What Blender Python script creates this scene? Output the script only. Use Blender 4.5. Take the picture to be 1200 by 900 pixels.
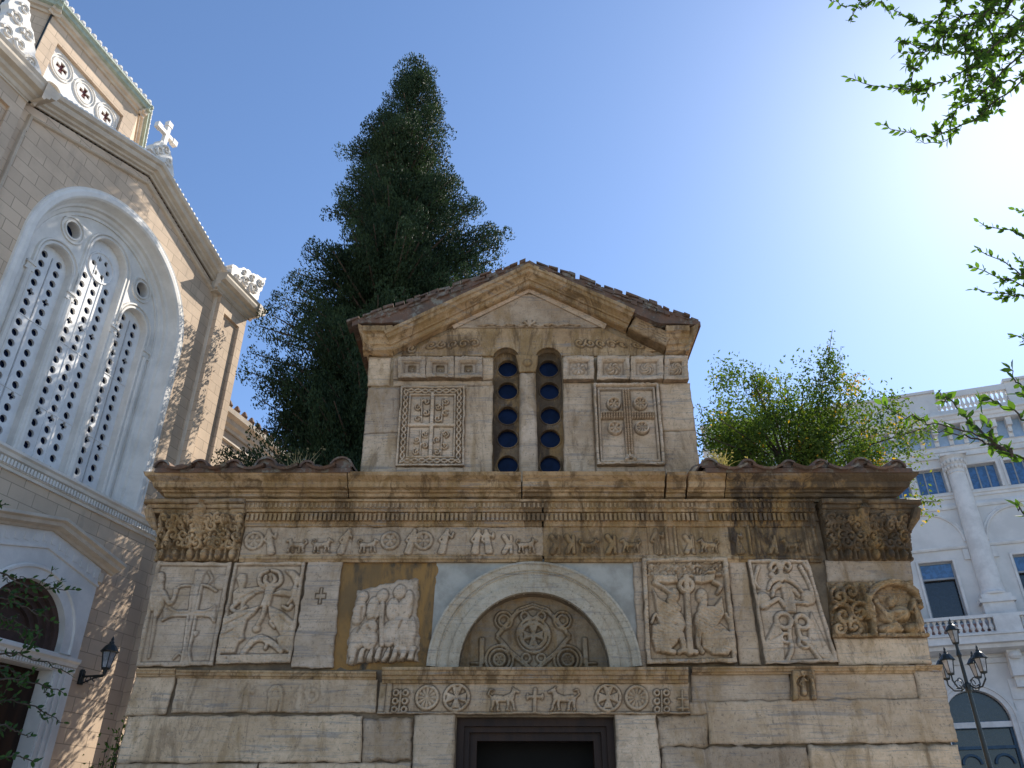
import bpy, math, random
import numpy as np
from mathutils import Vector, Matrix
from mathutils.geometry import tessellate_polygon
for o in list(bpy.data.objects): bpy.data.objects.remove(o)
scene = bpy.context.scene
COL = scene.collection
PI = math.pi
# ------------------------------------------------ camera, sky, sun, exposure
cd = bpy.data.cameras.new('camera'); cam = bpy.data.objects.new('camera', cd); COL.objects.link(cam)
cam.location = (0, 0, 1.6); cam.rotation_euler = (math.radians(90 + 30.1), 0, 0)
cd.sensor_width = 36; cd.lens = 27.66; cd.clip_start = .05; cd.clip_end = 3000
scene.camera = cam
SUN_AZ, SUN_EL = 44.0, 41.0
world = bpy.data.worlds.new("World"); scene.world = world; world.use_nodes = True
nt = world.node_tree; nt.nodes.clear()
wo = nt.nodes.new('ShaderNodeOutputWorld'); bg = nt.nodes.new('ShaderNodeBackground'); sky = nt.nodes.new('ShaderNodeTexSky')
sky.sky_type = 'NISHITA'; sky.sun_disc = False
sky.sun_elevation = math.radians(SUN_EL); sky.sun_rotation = math.radians(SUN_AZ)
sky.air_density = .85; sky.dust_density = .27; sky.ozone_density = 2.2; sky.altitude = 50
bg.inputs[1].default_value = 0.15
tintn = nt.nodes.new('ShaderNodeMix'); tintn.data_type = 'RGBA'; tintn.blend_type = 'MULTIPLY'; tintn.inputs[0].default_value = 1
tintn.inputs[7].default_value = (.80, .885, .96, 1)
nt.links.new(sky.outputs[0], tintn.inputs[6]); nt.links.new(tintn.outputs[2], bg.inputs[0]); nt.links.new(bg.outputs[0], wo.inputs[0])
ld = bpy.data.lights.new('sun', 'SUN'); ld.energy = 5.0; ld.angle = math.radians(.53); ld.color = (1, .93, .82)
so = bpy.data.objects.new('sun', ld); COL.objects.link(so)
ra, re_ = math.radians(SUN_AZ), math.radians(SUN_EL)
S = Vector((math.sin(ra) * math.cos(re_), math.cos(ra) * math.cos(re_), math.sin(re_)))
so.rotation_euler = S.to_track_quat('Z', 'Y').to_euler(); so.location = (20, 20, 40)
scene.view_settings.view_transform = 'Standard'; scene.view_settings.look = 'None'
scene.view_settings.exposure = 0.65; scene.view_settings.gamma = 1
scene.render.engine = 'CYCLES'

# ------------------------------------------------ frames and unprojection (measuring the photograph on real planes)
F_ = 922.; cP, sP = math.cos(math.radians(30.1)), math.sin(math.radians(30.1))
def ray(px, py):
    u = (px - 600) / F_; v = (450 - py) / F_
    return (u, cP - v * sP, sP + v * cP)
def at_y(px, py, y):
    r = ray(px, py); t = y / r[1]
    return Vector((r[0] * t, y, 1.6 + r[2] * t))
class Fr:
    def __init__(s, o, d):
        l = math.hypot(*d); s.o = o; s.d = (d[0] / l, d[1] / l); s.n = (s.d[1], -s.d[0])
    def p(s, a, z, o=0): return (s.o[0] + s.d[0] * a + s.n[0] * o, s.o[1] + s.d[1] * a + s.n[1] * o, z)
    def px(s, x, y, off=0):
        p0 = (s.o[0] + s.n[0] * off, s.o[1] + s.n[1] * off); r = ray(x, y)
        t = (p0[0] * s.n[0] + p0[1] * s.n[1]) / (r[0] * s.n[0] + r[1] * s.n[1])
        X, Y = r[0] * t, r[1] * t
        return ((X - p0[0]) * s.d[0] + (Y - p0[1]) * s.d[1], 1.6 + r[2] * t)
CH = Fr((0, 8), (1, 0))
A16 = math.radians(16.0)
CA = Fr((-9, 18.2), (math.sin(A16), math.cos(A16)))
RB = Fr((22.7, 35), (.9386, -.345))

# ------------------------------------------------ materials
def N(t, k, **kw):
    n = t.nodes.new(k)
    for a, b in kw.items(): setattr(n, a, b)
    return n
def base_mat(name, rough=.8):
    m = bpy.data.materials.new(name); m.use_nodes = True; t = m.node_tree
    b = t.nodes['Principled BSDF']; b.inputs['Roughness'].default_value = rough
    b.inputs['Specular IOR Level'].default_value = .3
    return m, t, b
def mixc(t, fac, a, b, mode='MIX'):
    n = N(t, 'ShaderNodeMix', data_type='RGBA', blend_type=mode)
    for i, v in ((0, fac), (6, a), (7, b)):
        if isinstance(v, bpy.types.NodeSocket): t.links.new(v, n.inputs[i])
        elif i == 0: n.inputs[0].default_value = v
        else: n.inputs[i].default_value = (*v, 1) if len(v) == 3 else v
    return n.outputs[2]
def ramp(t, fac, p0, p1, c0=0, c1=1):
    n = N(t, 'ShaderNodeMapRange'); n.interpolation_type = 'SMOOTHSTEP'
    n.inputs[1].default_value = p0; n.inputs[2].default_value = p1; n.inputs[3].default_value = c0; n.inputs[4].default_value = c1
    t.links.new(fac, n.inputs[0]); return n.outputs[0]
def noise(t, scale, detail=5, rough=.6, stretch=(1, 1, 1), dist=0, off=(0, 0, 0)):
    g = N(t, 'ShaderNodeNewGeometry'); mp = N(t, 'ShaderNodeMapping'); mp.inputs['Scale'].default_value = stretch; mp.inputs['Location'].default_value = off
    t.links.new(g.outputs['Position'], mp.inputs['Vector'])
    n = N(t, 'ShaderNodeTexNoise'); n.inputs['Scale'].default_value = scale; n.inputs['Detail'].default_value = detail
    n.inputs['Roughness'].default_value = rough; n.inputs['Distortion'].default_value = dist
    t.links.new(mp.outputs[0], n.inputs['Vector']); return n.outputs['Fac']
def mul(t, a, b, op='MULTIPLY'):
    n = N(t, 'ShaderNodeMath', operation=op); n.use_clamp = op in ('ADD',)
    for i, v in ((0, a), (1, b)):
        if isinstance(v, bpy.types.NodeSocket): t.links.new(v, n.inputs[i])
        else: n.inputs[i].default_value = v
    return n.outputs[0]
def bump(t, b, h, dist=.01, strength=.5):
    n = N(t, 'ShaderNodeBump'); n.inputs['Distance'].default_value = dist; n.inputs['Strength'].default_value = strength
    t.links.new(h, n.inputs['Height']); t.links.new(n.outputs[0], b.inputs['Normal'])
def attr(t, name):
    n = N(t, 'ShaderNodeAttribute'); n.attribute_name = name; return n.outputs['Fac']

def marble(name, a=(.77, .555, .36), c=(.60, .415, .255), stain=.30, brown=(.15, .085, .035), heavy=0.0):
    m, t, b = base_mat(name, .72)
    n1 = noise(t, 1.3, 6, .62, (1, 1, 1.6), .4)
    col = mixc(t, ramp(t, n1, .38, .62), a, c)
    # fine grey bedding streaks of the marble
    n2 = noise(t, 2.0, 9, .72, (.7, .7, 14), 1.0, (3, 1, 7))
    col = mixc(t, ramp(t, n2, .52, .62, 0, .62), col, (.29, .265, .24))
    tn = attr(t, 'tint')
    col = mixc(t, tn, mixc(t, 1, col, (.72, .73, .77), 'MULTIPLY'), mixc(t, 1, col, (1.08, 1.06, 1.03), 'MULTIPLY'))
    # pinkish and ochre patina in soft clouds
    col = mixc(t, ramp(t, noise(t, 2.3, 5, .6, (1, 1, .8), .5, (9, 2, 3)), .50, .70, 0, .2 + stain * .5), col, (.42, .26, .115))
    # hard edged run-down stains
    n4 = noise(t, 3.3, 9, .74, (1, 1, .30), .9, (1, 5, 2))
    col = mixc(t, ramp(t, n4, .54 - .12 * stain, .66 - .08 * stain, 0, min(1, .3 + stain * .7)), col, (.34, .20, .075))
    n5 = noise(t, 4.6, 9, .76, (1, 1, .22), .8, (2, 8, 5))
    col = mixc(t, ramp(t, n5, .56 - .10 * stain, .68 - .09 * stain, 0, min(1, .25 + stain * .75)), col, brown)
    if heavy: col = mixc(t, ramp(t, noise(t, 1.6, 8, .75, (1, 1, .5), .6, (5, 5, 5)), .62 - .3 * heavy, .72 - .3 * heavy, 0, .85), col, (.10, .065, .035))
    # grime lodged beside the carving and in the joints, patchy
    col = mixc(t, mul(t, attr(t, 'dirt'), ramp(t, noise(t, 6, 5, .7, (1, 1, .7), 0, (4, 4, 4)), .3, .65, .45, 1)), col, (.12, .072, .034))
    # pits and speckle
    col = mixc(t, ramp(t, noise(t, 34, 7, .8), .55, .64, 0, .7), col, (.15, .115, .08))
    col = mixc(t, ramp(t, noise(t, 15, 9, .8, (1, 1, 1), .5, (6, 6, 1)), .42, .58, 0, .35), col, mixc(t, 1, col, (.70, .64, .56), 'MULTIPLY'))
    t.links.new(col, b.inputs['Base Color'])
    n7 = noise(t, 30, 9, .75); n9 = noise(t, 6, 4, .6, (1, 1, 1), 0, (2, 2, 2))
    bump(t, b, mul(t, mul(t, n7, .6), n9, 'ADD'), .022, .8)
    return m
M = {}
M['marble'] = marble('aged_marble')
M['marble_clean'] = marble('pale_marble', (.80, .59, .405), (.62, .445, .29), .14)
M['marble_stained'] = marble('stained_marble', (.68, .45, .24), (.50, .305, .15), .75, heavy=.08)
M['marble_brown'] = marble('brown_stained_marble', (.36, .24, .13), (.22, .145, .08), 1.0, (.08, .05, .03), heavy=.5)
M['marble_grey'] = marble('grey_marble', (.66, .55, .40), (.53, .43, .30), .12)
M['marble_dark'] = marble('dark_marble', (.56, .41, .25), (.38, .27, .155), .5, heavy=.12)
def simple(name, a, c=None, rough=.8, scale=3, bumpd=.006, bscale=30, stretch=(1, 1, 1), spec=.3, metal=0):
    m, t, b = base_mat(name, rough); b.inputs['Specular IOR Level'].default_value = spec; b.inputs['Metallic'].default_value = metal
    c = c or tuple(x * .75 for x in a)
    col = mixc(t, ramp(t, noise(t, scale, 6, .65, stretch), .35, .65), a, c)
    t.links.new(col, b.inputs['Base Color'])
    if bumpd: bump(t, b, noise(t, bscale, 5, .65, stretch), bumpd, .6)
    return m
M['mortar'] = simple('lime_mortar', (.25, .175, .105), (.13, .09, .055), scale=5, bumpd=.02, bscale=18)
def ochre():
    m, t, b = base_mat('ochre_render', .9)
    col = mixc(t, ramp(t, noise(t, 2.6, 6, .7, (1, 1, .35), .5), .38, .6), (.36, .19, .06), (.22, .13, .055))
    col = mixc(t, ramp(t, noise(t, 4.4, 6, .7, (1, 1, .25), .3, (5, 5, 5)), .5, .66), col, (.07, .06, .045))
    t.links.new(col, b.inputs['Base Color']); bump(t, b, noise(t, 22, 6, .7), .02, .7); return m
M['ochre'] = ochre()
M['grey_plaster'] = simple('grey_render', (.47, .425, .35), (.33, .295, .24), scale=4, bumpd=.008, bscale=20)
def brickmat(name, c1, c2, mortar, bw, bh, ms=.012):
    m, t, b = base_mat(name, .85)
    uv = N(t, 'ShaderNodeUVMap'); uv.uv_map = 'UVMap'
    br = N(t, 'ShaderNodeTexBrick'); br.inputs['Scale'].default_value = 1; br.inputs['Brick Width'].default_value = bw
    br.inputs['Row Height'].default_value = bh; br.inputs['Mortar Size'].default_value = ms; br.inputs['Mortar Smooth'].default_value = .3
    br.inputs['Color1'].default_value = (*c1, 1); br.inputs['Color2'].default_value = (*c2, 1); br.inputs['Mortar'].default_value = (*mortar, 1)
    br.inputs['Bias'].default_value = 0
    t.links.new(uv.outputs[0], br.inputs['Vector'])
    col = mixc(t, ramp(t, noise(t, .7, 6, .65), .35, .65, 0, .5), br.outputs['Color'], tuple(x * .7 for x in c2))
    col = mixc(t, ramp(t, noise(t, 2.5, 6, .7, (1, 1, .2)), .55, .7, 0, .22), col, (.2, .17, .14))
    t.links.new(col, b.inputs['Base Color'])
    bump(t, b, mul(t, mul(t, br.outputs['Fac'], -1.), mul(t, noise(t, 25), .25), 'ADD'), .012, .6)
    return m
M['cath_stone'] = brickmat('tan_ashlar', (.68, .515, .365), (.57, .43, .305), (.36, .27, .19), .62, .30, .010)
M['cath_marble'] = simple('pale_architectural_marble', (.80, .75, .68), (.66, .62, .56), .6, 1.5, .004, 14)
M['cath_cornice'] = simple('cream_cornice_stone', (.64, .54, .42), (.52, .43, .33), .7, 2, .006, 12)
M['plate'] = simple('window_plate_marble', (.78, .77, .75), (.68, .67, .66), .55, 3, .003, 20)
M['copper'] = simple('verdigris_trim', (.40, .45, .36), (.30, .35, .28), .6, 6)
M['red_glass'] = simple('red_cross_glass', (.14, .03, .02), rough=.3, bumpd=0)
M['yellow_recess'] = simple('ochre_painted_recess', (.50, .38, .17), (.40, .30, .13), scale=3)
def glass(name, c, rough=.15, spec=.6):
    m, t, b = base_mat(name, rough); b.inputs['Specular IOR Level'].default_value = spec
    t.links.new(mixc(t, ramp(t, noise(t, 6), .4, .6), c, tuple(x * .6 for x in c)), b.inputs['Base Color'])
    bump(t, b, noise(t, 7, 2), .004, .4); return m
M['blue_glass'] = glass('dark_blue_glass', (.006, .014, .045), .25, .15)
M['dark_glass'] = glass('dark_glass', (.012, .017, .028), .2)
M['sky_glass'] = glass('reflecting_window_glass', (.05, .14, .30), .12, .8)
M['void'] = simple('interior_darkness', (.012, .010, .008), bumpd=0)  # unlit rooms: their darkness is put into the colour
M['wood'] = simple('dark_brown_door_wood', (.045, .020, .009), (.02, .009, .005), .55, 4, .004, 20, (1, 1, .15))
def tilemat():
    m, t, b = base_mat('terracotta', .9)
    col = mixc(t, ramp(t, noise(t, 5, 6, .7), .35, .65), (.19, .105, .068), (.12, .085, .065))
    col = mixc(t, ramp(t, noise(t, 9, 6, .7, off=(3, 3, 3)), .5, .66), col, (.24, .215, .17))
    t.links.new(col, b.inputs['Base Color']); bump(t, b, noise(t, 30, 6), .015, .7); return m
M['tile'] = tilemat()
M['iron'] = simple('black_iron', (.02, .028, .028), (.012, .016, .016), .45, 8, .002, 30, spec=.5)
M['lamp_glass'] = glass('clear_lantern_glass', (.42, .44, .46), .1, .8)
M['bark'] = simple('brown_bark', (.12, .085, .06), (.07, .05, .035), .9, 8, .02, 25, (1, 1, .3))
M['twig'] = simple('dark_twig_bark', (.085, .065, .045), (.05, .038, .028), .9, 10, .003, 40)
M['white_wall'] = simple('white_painted_stucco', (.70, .67, .635), (.60, .575, .545), .75, .8, .004, 6)
M['white_trim'] = simple('white_painted_mouldings', (.74, .71, .675), (.60, .575, .545), .7, 1.5, .004, 8)
M['blue_panel'] = simple('pale_blue_frieze_panel', (.36, .47, .60), (.28, .38, .50), .7, 2)
M['window_grey'] = simple('grey_window_frame', (.34, .35, .36), (.28, .29, .30), .6, 3)
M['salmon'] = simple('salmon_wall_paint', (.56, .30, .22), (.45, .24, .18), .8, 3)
M['blue_door'] = simple('teal_painted_door', (.05, .10, .15), (.035, .07, .11), .5, 3)
M['paving'] = brickmat('grey_paving', (.40, .37, .33), (.34, .32, .28), (.12, .11, .10), .9, .45, .01)
def leafmat(name, a, c, trans=.35, hl=None):
    m = bpy.data.materials.new(name); m.use_nodes = True; t = m.node_tree; t.nodes.clear()
    out = N(t, 'ShaderNodeOutputMaterial'); tn = attr(t, 'tint')
    col = mixc(t, tn, a, c)
    if hl: col = mixc(t, ramp(t, tn, .88, .98), col, hl)
    p = N(t, 'ShaderNodeBsdfPrincipled'); p.inputs['Roughness'].default_value = .62; p.inputs['Specular IOR Level'].default_value = .12
    t.links.new(col, p.inputs['Base Color'])
    if trans > 0:
        tr = N(t, 'ShaderNodeBsdfTranslucent'); t.links.new(mixc(t, 1, col, (1.5, 1.7, .55), 'MULTIPLY'), tr.inputs['Color'])
        mx = N(t, 'ShaderNodeMixShader'); mx.inputs[0].default_value = trans
        t.links.new(p.outputs[0], mx.inputs[1]); t.links.new(tr.outputs[0], mx.inputs[2]); t.links.new(mx.outputs[0], out.inputs[0])
    else: t.links.new(p.outputs[0], out.inputs[0])
    return m
M['cypress'] = leafmat('cypress_foliage', (.018, .034, .017), (.052, .080, .034), .10)
M['leaf_olive'] = leafmat('yellow_green_leaves', (.050, .085, .022), (.13, .165, .035), .45, (.50, .27, .03))
M['leaf_near'] = leafmat('glossy_green_leaves', (.034, .066, .020), (.105, .18, .035), .48)
M['leaf_dark'] = leafmat('dark_green_leaves', (.022, .05, .02), (.05, .10, .03), .3)
M['dry'] = leafmat('dry_grass', (.28, .21, .12), (.42, .33, .19), .3)

# ------------------------------------------------ mesh building
class MB:
    def __init__(s): s.v = []; s.f = []; s.t = []; s.dv = []; s.uv = []; s.n = 0
    def add(s, verts, faces, tint=.5, dirt=None, uv=None):
        verts = np.asarray(verts, dtype=float); k = len(verts)
        s.v.append(verts); s.t.append(np.full(k, tint) if np.isscalar(tint) else np.asarray(tint))
        s.dv.append(np.zeros(k) if dirt is None else dirt)
        s.uv.append(verts[:, [0, 2]] if uv is None else np.asarray(uv))
        if isinstance(faces, np.ndarray): faces = (faces + s.n).tolist()
        else: faces = [tuple(i + s.n for i in f) for f in faces]
        s.f += faces; s.n += k; return s
    def build(s, name, mat, parent=None, smooth=False, fix=False, label=None):
        V = np.concatenate(s.v); 
        if parent is not None:
            o_ = parent
            off = np.zeros(3)
            while o_ is not None: off += np.array(o_.location); o_ = o_.parent
            V = V - off
        me = bpy.data.meshes.new(name); me.from_pydata(V.tolist(), [], s.f)
        T = np.concatenate(s.t).astype(np.float32); D = np.concatenate(s.dv).astype(np.float32); UV = np.concatenate(s.uv)
        for nm, arr in (('tint', T), ('dirt', D)):
            a = me.attributes.new(nm, 'FLOAT', 'POINT'); a.data.foreach_set('value', arr)
        uvl = me.uv_layers.new(name='UVMap')
        li = np.empty(len(me.loops), dtype=np.int32); me.loops.foreach_get('vertex_index', li)
        uvl.data.foreach_set('uv', UV[li].astype(np.float32).ravel())
        if fix:
            import bmesh
            bm = bmesh.new(); bm.from_mesh(me); bmesh.ops.recalc_face_normals(bm, faces=bm.faces[:]); bm.to_mesh(me); bm.free()
        if smooth: me.polygons.foreach_set('use_smooth', [True] * len(me.polygons))
        me.materials.append(M[mat] if isinstance(mat, str) else mat)
        o = bpy.data.objects.new(name, me); COL.objects.link(o)
        if parent is not None: o.parent = parent
        if label: o['label'] = label
        return o
def empty(name, loc, label, cat, group=None):
    o = bpy.data.objects.new(name, None); COL.objects.link(o); o.location = loc; o.empty_display_size = .3
    o['label'] = label; o['category'] = cat
    if group: o['group'] = group
    return o
BF = [(0, 1, 2, 3), (7, 6, 5, 4), (0, 4, 5, 1), (1, 5, 6, 2), (2, 6, 7, 3), (3, 7, 4, 0)]
def fbox(mb, fr, s0, s1, z0, z1, o0, o1, tint=.5):
    c = [(s0, z0, o0), (s1, z0, o0), (s1, z1, o0), (s0, z1, o0), (s0, z0, o1), (s1, z0, o1), (s1, z1, o1), (s0, z1, o1)]
    uv = [(a + o, z) for a, z, o in c]
    mb.add([fr.p(*x) for x in c], BF, tint, uv=uv)
def plate(mb, fr, outer, holes, of, ob, tint=.5, back=False):
    loops = [outer] + holes
    tri = tessellate_polygon([[Vector((a, z, 0)) for a, z in lp] for lp in loops])
    pts = [p for lp in loops for p in lp]; k = len(pts)
    vs = [fr.p(a, z, of) for a, z in pts] + [fr.p(a, z, ob) for a, z in pts]
    fs = [tuple(t) for t in tri]
    if back: fs += [(a + k, b + k, c + k) for a, b, c in tri]
    mb.add(vs, fs, tint, uv=[(a, z) for a, z in pts] * 2)
    i = 0                                            # reveals as separate verts so edges stay sharp
    for lp in loops:
        n = len(lp); vv = []; uu = []
        for j in range(n):
            a, z = lp[j]; vv += [fr.p(a, z, of), fr.p(a, z, ob)]; uu += [(a, z), (a + (of - ob), z + .1)]
        mb.add(vv, [(2 * j, 2 * ((j + 1) % n), 2 * ((j + 1) % n) + 1, 2 * j + 1) for j in range(n)], tint, uv=uu)
def circ(cx, cz, r, n=16, a0=0, a1=2 * PI, full=True):
    m = n if full else n + 1
    return [(cx + r * math.cos(a0 + (a1 - a0) * i / n), cz + r * math.sin(a0 + (a1 - a0) * i / n)) for i in range(m)]
def archloop(cx, z0, zs, r, n=24):
    return [(cx - r, z0), (cx + r, z0)] + circ(cx, zs, r, n, 0, PI, False)
def moulding(mb, fr, path, prof, closed=False, tint=.5, side=1, steps=1, wob=0):
    """sweep prof [(out, perp)] along path [(s,z)]; perp is to the left of travel * side"""
    P = [Vector(p) for p in path]
    if steps > 1:
        Q = []
        for i in range(len(P) - 1):
            Q += [P[i].lerp(P[i + 1], k / steps) for k in range(steps)]
        P = Q + [P[-1]]
    n = len(P); rows = []
    for i in range(n):
        a = P[(i - 1) % n] if (closed or i > 0) else None; c = P[(i + 1) % n] if (closed or i < n - 1) else None
        d1 = (P[i] - a).normalized() if a is not None else None; d2 = (c - P[i]).normalized() if c is not None else None
        d1 = d1 or d2; d2 = d2 or d1
        n1 = Vector((-d1.y, d1.x)); n2 = Vector((-d2.y, d2.x)); m = (n1 + n2).normalized(); k = 1 / max(.4, m.dot(n1))
        w = random.uniform(-wob, wob)
        rows.append([(P[i].x + m.x * k * q * side, P[i].y + m.y * k * q * side, o + w * (1 if o > .02 else 0)) for o, q in prof])
    L = len(prof); acc = 0; us = []
    for i in range(n):
        if i: acc += (P[i] - P[i - 1]).length
        us.append(acc)
    # each profile strip keeps its own verts for crisp arrises
    m = n if closed else n - 1
    for j in range(L - 1):
        vs = []; uv = []
        for i in range(n):
            for jj in (j, j + 1):
                vs.append(fr.p(*rows[i][jj])); uv.append((us[i], jj * .1))
        mb.add(vs, [(2 * i, 2 * ((i + 1) % n), 2 * ((i + 1) % n) + 1, 2 * i + 1) for i in range(m)], tint, uv=uv)
    if not closed:
        for i in (0, n - 1): mb.add([fr.p(*q) for q in rows[i]], [tuple(range(L))], tint)
def tube(mb, pts, rads, n=8, tint=.5, cap=True):
    pts = [Vector(p) for p in pts]; m = len(pts); vs = []
    ref = Vector((0, 0, 1))
    for i, p in enumerate(pts):
        d = (pts[min(i + 1, m - 1)] - pts[max(i - 1, 0)]).normalized()
        a = d.cross(ref if abs(d.z) < .95 else Vector((1, 0, 0))).normalized(); b = d.cross(a)
        r = rads[i] if not np.isscalar(rads) else rads
        vs += [tuple(p + (a * math.cos(2 * PI * k / n) + b * math.sin(2 * PI * k / n)) * r) for k in range(n)]
    fs = [(i * n + k, i * n + (k + 1) % n, (i + 1) * n + (k + 1) % n, (i + 1) * n + k) for i in range(m - 1) for k in range(n)]
    if cap: fs += [tuple(range(n))[::-1], tuple((m - 1) * n + k for k in range(n))]
    mb.add(vs, fs, tint)
def lathe(mb, c, prof, n=16, tint=.5, rot=0, squash=None):
    """prof [(r,z)] about vertical axis through c=(x,y,z0)"""
    vs = []
    for r, z in prof:
        for k in range(n):
            a = 2 * PI * k / n + rot; vs.append((c[0] + r * math.cos(a), c[1] + r * math.sin(a), c[2] + z))
    fs = [(i * n + k, i * n + (k + 1) % n, (i + 1) * n + (k + 1) % n, (i + 1) * n + k) for i in range(len(prof) - 1) for k in range(n)]
    fs += [tuple(range(n))[::-1], tuple((len(prof) - 1) * n + k for k in range(n))]
    mb.add(vs, fs, tint)

# ------------------------------------------------ numpy noise and relief drawing
def vn(x, y, seed=0):
    xi = np.floor(x).astype(np.int64); yi = np.floor(y).astype(np.int64); fx = x - xi; fy = y - yi
    fx = fx * fx * (3 - 2 * fx); fy = fy * fy * (3 - 2 * fy)
    def h(a, b):
        k = (a * 374761393 + b * 668265263 + seed * 1442695041) & 0x7fffffff
        k = ((k ^ (k >> 13)) * 1274126177) & 0x7fffffff
        return ((k ^ (k >> 16)) & 0xffff) / 65535.
    return (h(xi, yi) * (1 - fx) + h(xi + 1, yi) * fx) * (1 - fy) + (h(xi, yi + 1) * (1 - fx) + h(xi + 1, yi + 1) * fx) * fy
def fbm(x, y, seed=0, o=4):
    s = 0; a = .5
    for i in range(o): s = s + a * (vn(x, y, seed + i * 7) - .5); x = x * 2.03; y = y * 2.03; a *= .55
    return s
def sstep(x): x = np.clip(x, 0, 1); return x * x * (3 - 2 * x)
def seg_d(X, Y, pts, rad):
    best = np.zeros_like(X); pts = list(pts)
    if np.isscalar(rad): rad = [rad] * len(pts)
    for i in range(len(pts) - 1):
        ax, ay = pts[i]; bx, by = pts[i + 1]; dx, dy = bx - ax, by - ay; L = dx * dx + dy * dy + 1e-12
        t = np.clip(((X - ax) * dx + (Y - ay) * dy) / L, 0, 1)
        d = np.hypot(X - ax - t * dx, Y - ay - t * dy); r = rad[i] + (rad[i + 1] - rad[i]) * t
        best = np.maximum(best, 1 - d / np.maximum(r, 1e-4))
    return best                                        # 1 on the axis, 0 at the rim
def rnd(b): b = np.clip(b * 2.5, 0, 1); return np.sqrt(1 - (1 - b) ** 2)
def stroke(X, Y, pts, r): return rnd(seg_d(X, Y, pts, r))
def blob(X, Y, cx, cy, rx, ry, a=0):
    c, s_ = math.cos(a), math.sin(a); x = (X - cx) * c + (Y - cy) * s_; y = -(X - cx) * s_ + (Y - cy) * c
    return np.sqrt(np.clip(1 - (x / rx) ** 2 - (y / ry) ** 2, 0, 1))
def ring(X, Y, cx, cy, R, r): return rnd(np.clip(1 - np.abs(np.hypot(X - cx, Y - cy) - R) / r, 0, 1))
def disc(X, Y, cx, cy, R, e=.01): return sstep((R - np.hypot(X - cx, Y - cy)) / e)
def poly(X, Y, pts, e=.01):
    ins = np.zeros(X.shape, bool); d = np.full(X.shape, 1e9); n = len(pts)
    for i in range(n):
        ax, ay = pts[i]; bx, by = pts[(i + 1) % n]; dx, dy = bx - ax, by - ay
        t = np.clip(((X - ax) * dx + (Y - ay) * dy) / (dx * dx + dy * dy + 1e-12), 0, 1)
        d = np.minimum(d, np.hypot(X - ax - t * dx, Y - ay - t * dy))
        if ay != by: ins ^= ((ay > Y) != (by > Y)) & (X < dx * (Y - ay) / (by - ay) + ax)
    return sstep(np.where(ins, d, -d) / e + .5)
def mx(*a):
    r = a[0]
    for b in a[1:]: r = np.maximum(r, b)
    return r
def spiral(cx, cy, R, turns, a0, cw=1, n=26, r_end=.12):
    return [(cx + R * (1 - (1 - r_end) * i / n) * math.cos(a0 + cw * turns * 2 * PI * i / n), cy + R * (1 - (1 - r_end) * i / n) * math.sin(a0 + cw * turns * 2 * PI * i / n)) for i in range(n + 1)]
def rosette(X, Y, cx, cy, R, k=8, swirl=0):
    r = np.hypot(X - cx, Y - cy) / R; a = np.arctan2(Y - cy, X - cx) + swirl * r
    pet = np.abs(np.cos(a * k / 2)) ** .6
    return np.where(r < 1, np.maximum(pet * np.sin(np.clip(r, 0, 1) * PI) ** .5 * .8, np.clip(1 - r / .28, 0, 1) ** .5), 0)
def pattee(X, Y, cx, cy, R, w0=.12, w1=.42, e=.006, ay=1):
    g = 0
    for dx, dy in ((1, 0), (-1, 0), (0, 1), (0, -1)):
        L = R * (ay if dy else 1)
        f = lambda a, b: (cx + a * dx - b * dy, cy + a * dy + b * dx)
        g = np.maximum(g, poly(X, Y, [f(0, -w0 * R), f(L, -w1 * R), f(L * .93, 0), f(L, w1 * R), f(0, w0 * R)], e))
    return g
def beast(X, Y, x, y, w, h, flip=1, wing=False):
    """four-legged carved animal in a box w x h, feet at y"""
    f = lambda a, b: (x + flip * a * w, y + b * h)
    g = stroke(X, Y, [f(-.28, .52), f(0, .5), f(.22, .58)], [.16 * h, .13 * h, .17 * h])
    g = mx(g, stroke(X, Y, [f(.22, .6), f(.33, .84)], [.13 * h, .08 * h]), stroke(X, Y, [f(.31, .86), f(.46, .8)], [.1 * h, .05 * h]),
           stroke(X, Y, [f(.3, .92), f(.26, 1.02)], [.04 * h, .02 * h]))
    for a, b in ((.24, .34), (.14, .12), (-.24, -.18), (-.34, -.38)):
        g = mx(g, stroke(X, Y, [f(a, .5), f((a + b) / 2 + .03, .24), f(b, .03), f(b + .06, .02)], [.09 * h, .055 * h, .04 * h, .03 * h]))
    g = mx(g, stroke(X, Y, [f(-.38, .55), f(-.5, .7), f(-.44, .9), f(-.34, .86)], .035 * h))
    if wing: g = mx(g, stroke(X, Y, [f(.12, .6), f(-.02, .9), f(-.2, 1.02)], [.1 * h, .07 * h, .03 * h]), stroke(X, Y, [f(.05, .6), f(-.12, .82), f(-.26, .9)], [.07 * h, .05 * h, .02 * h]))
    return g
def person(X, Y, x, y, h, lean=0):
    f = lambda a, b: (x + a * h + lean * b * h, y + b * h)
    return mx(stroke(X, Y, [f(0, .02), f(0, .45), f(0, .75)], [.16 * h, .12 * h, .13 * h]), blob(X, Y, *f(0, .9), .09 * h, .11 * h),
              stroke(X, Y, [f(-.1, .74), f(-.22, .5), f(-.1, .4)], .045 * h), stroke(X, Y, [f(.1, .74), f(.25, .62), f(.28, .8)], .045 * h))
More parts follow.
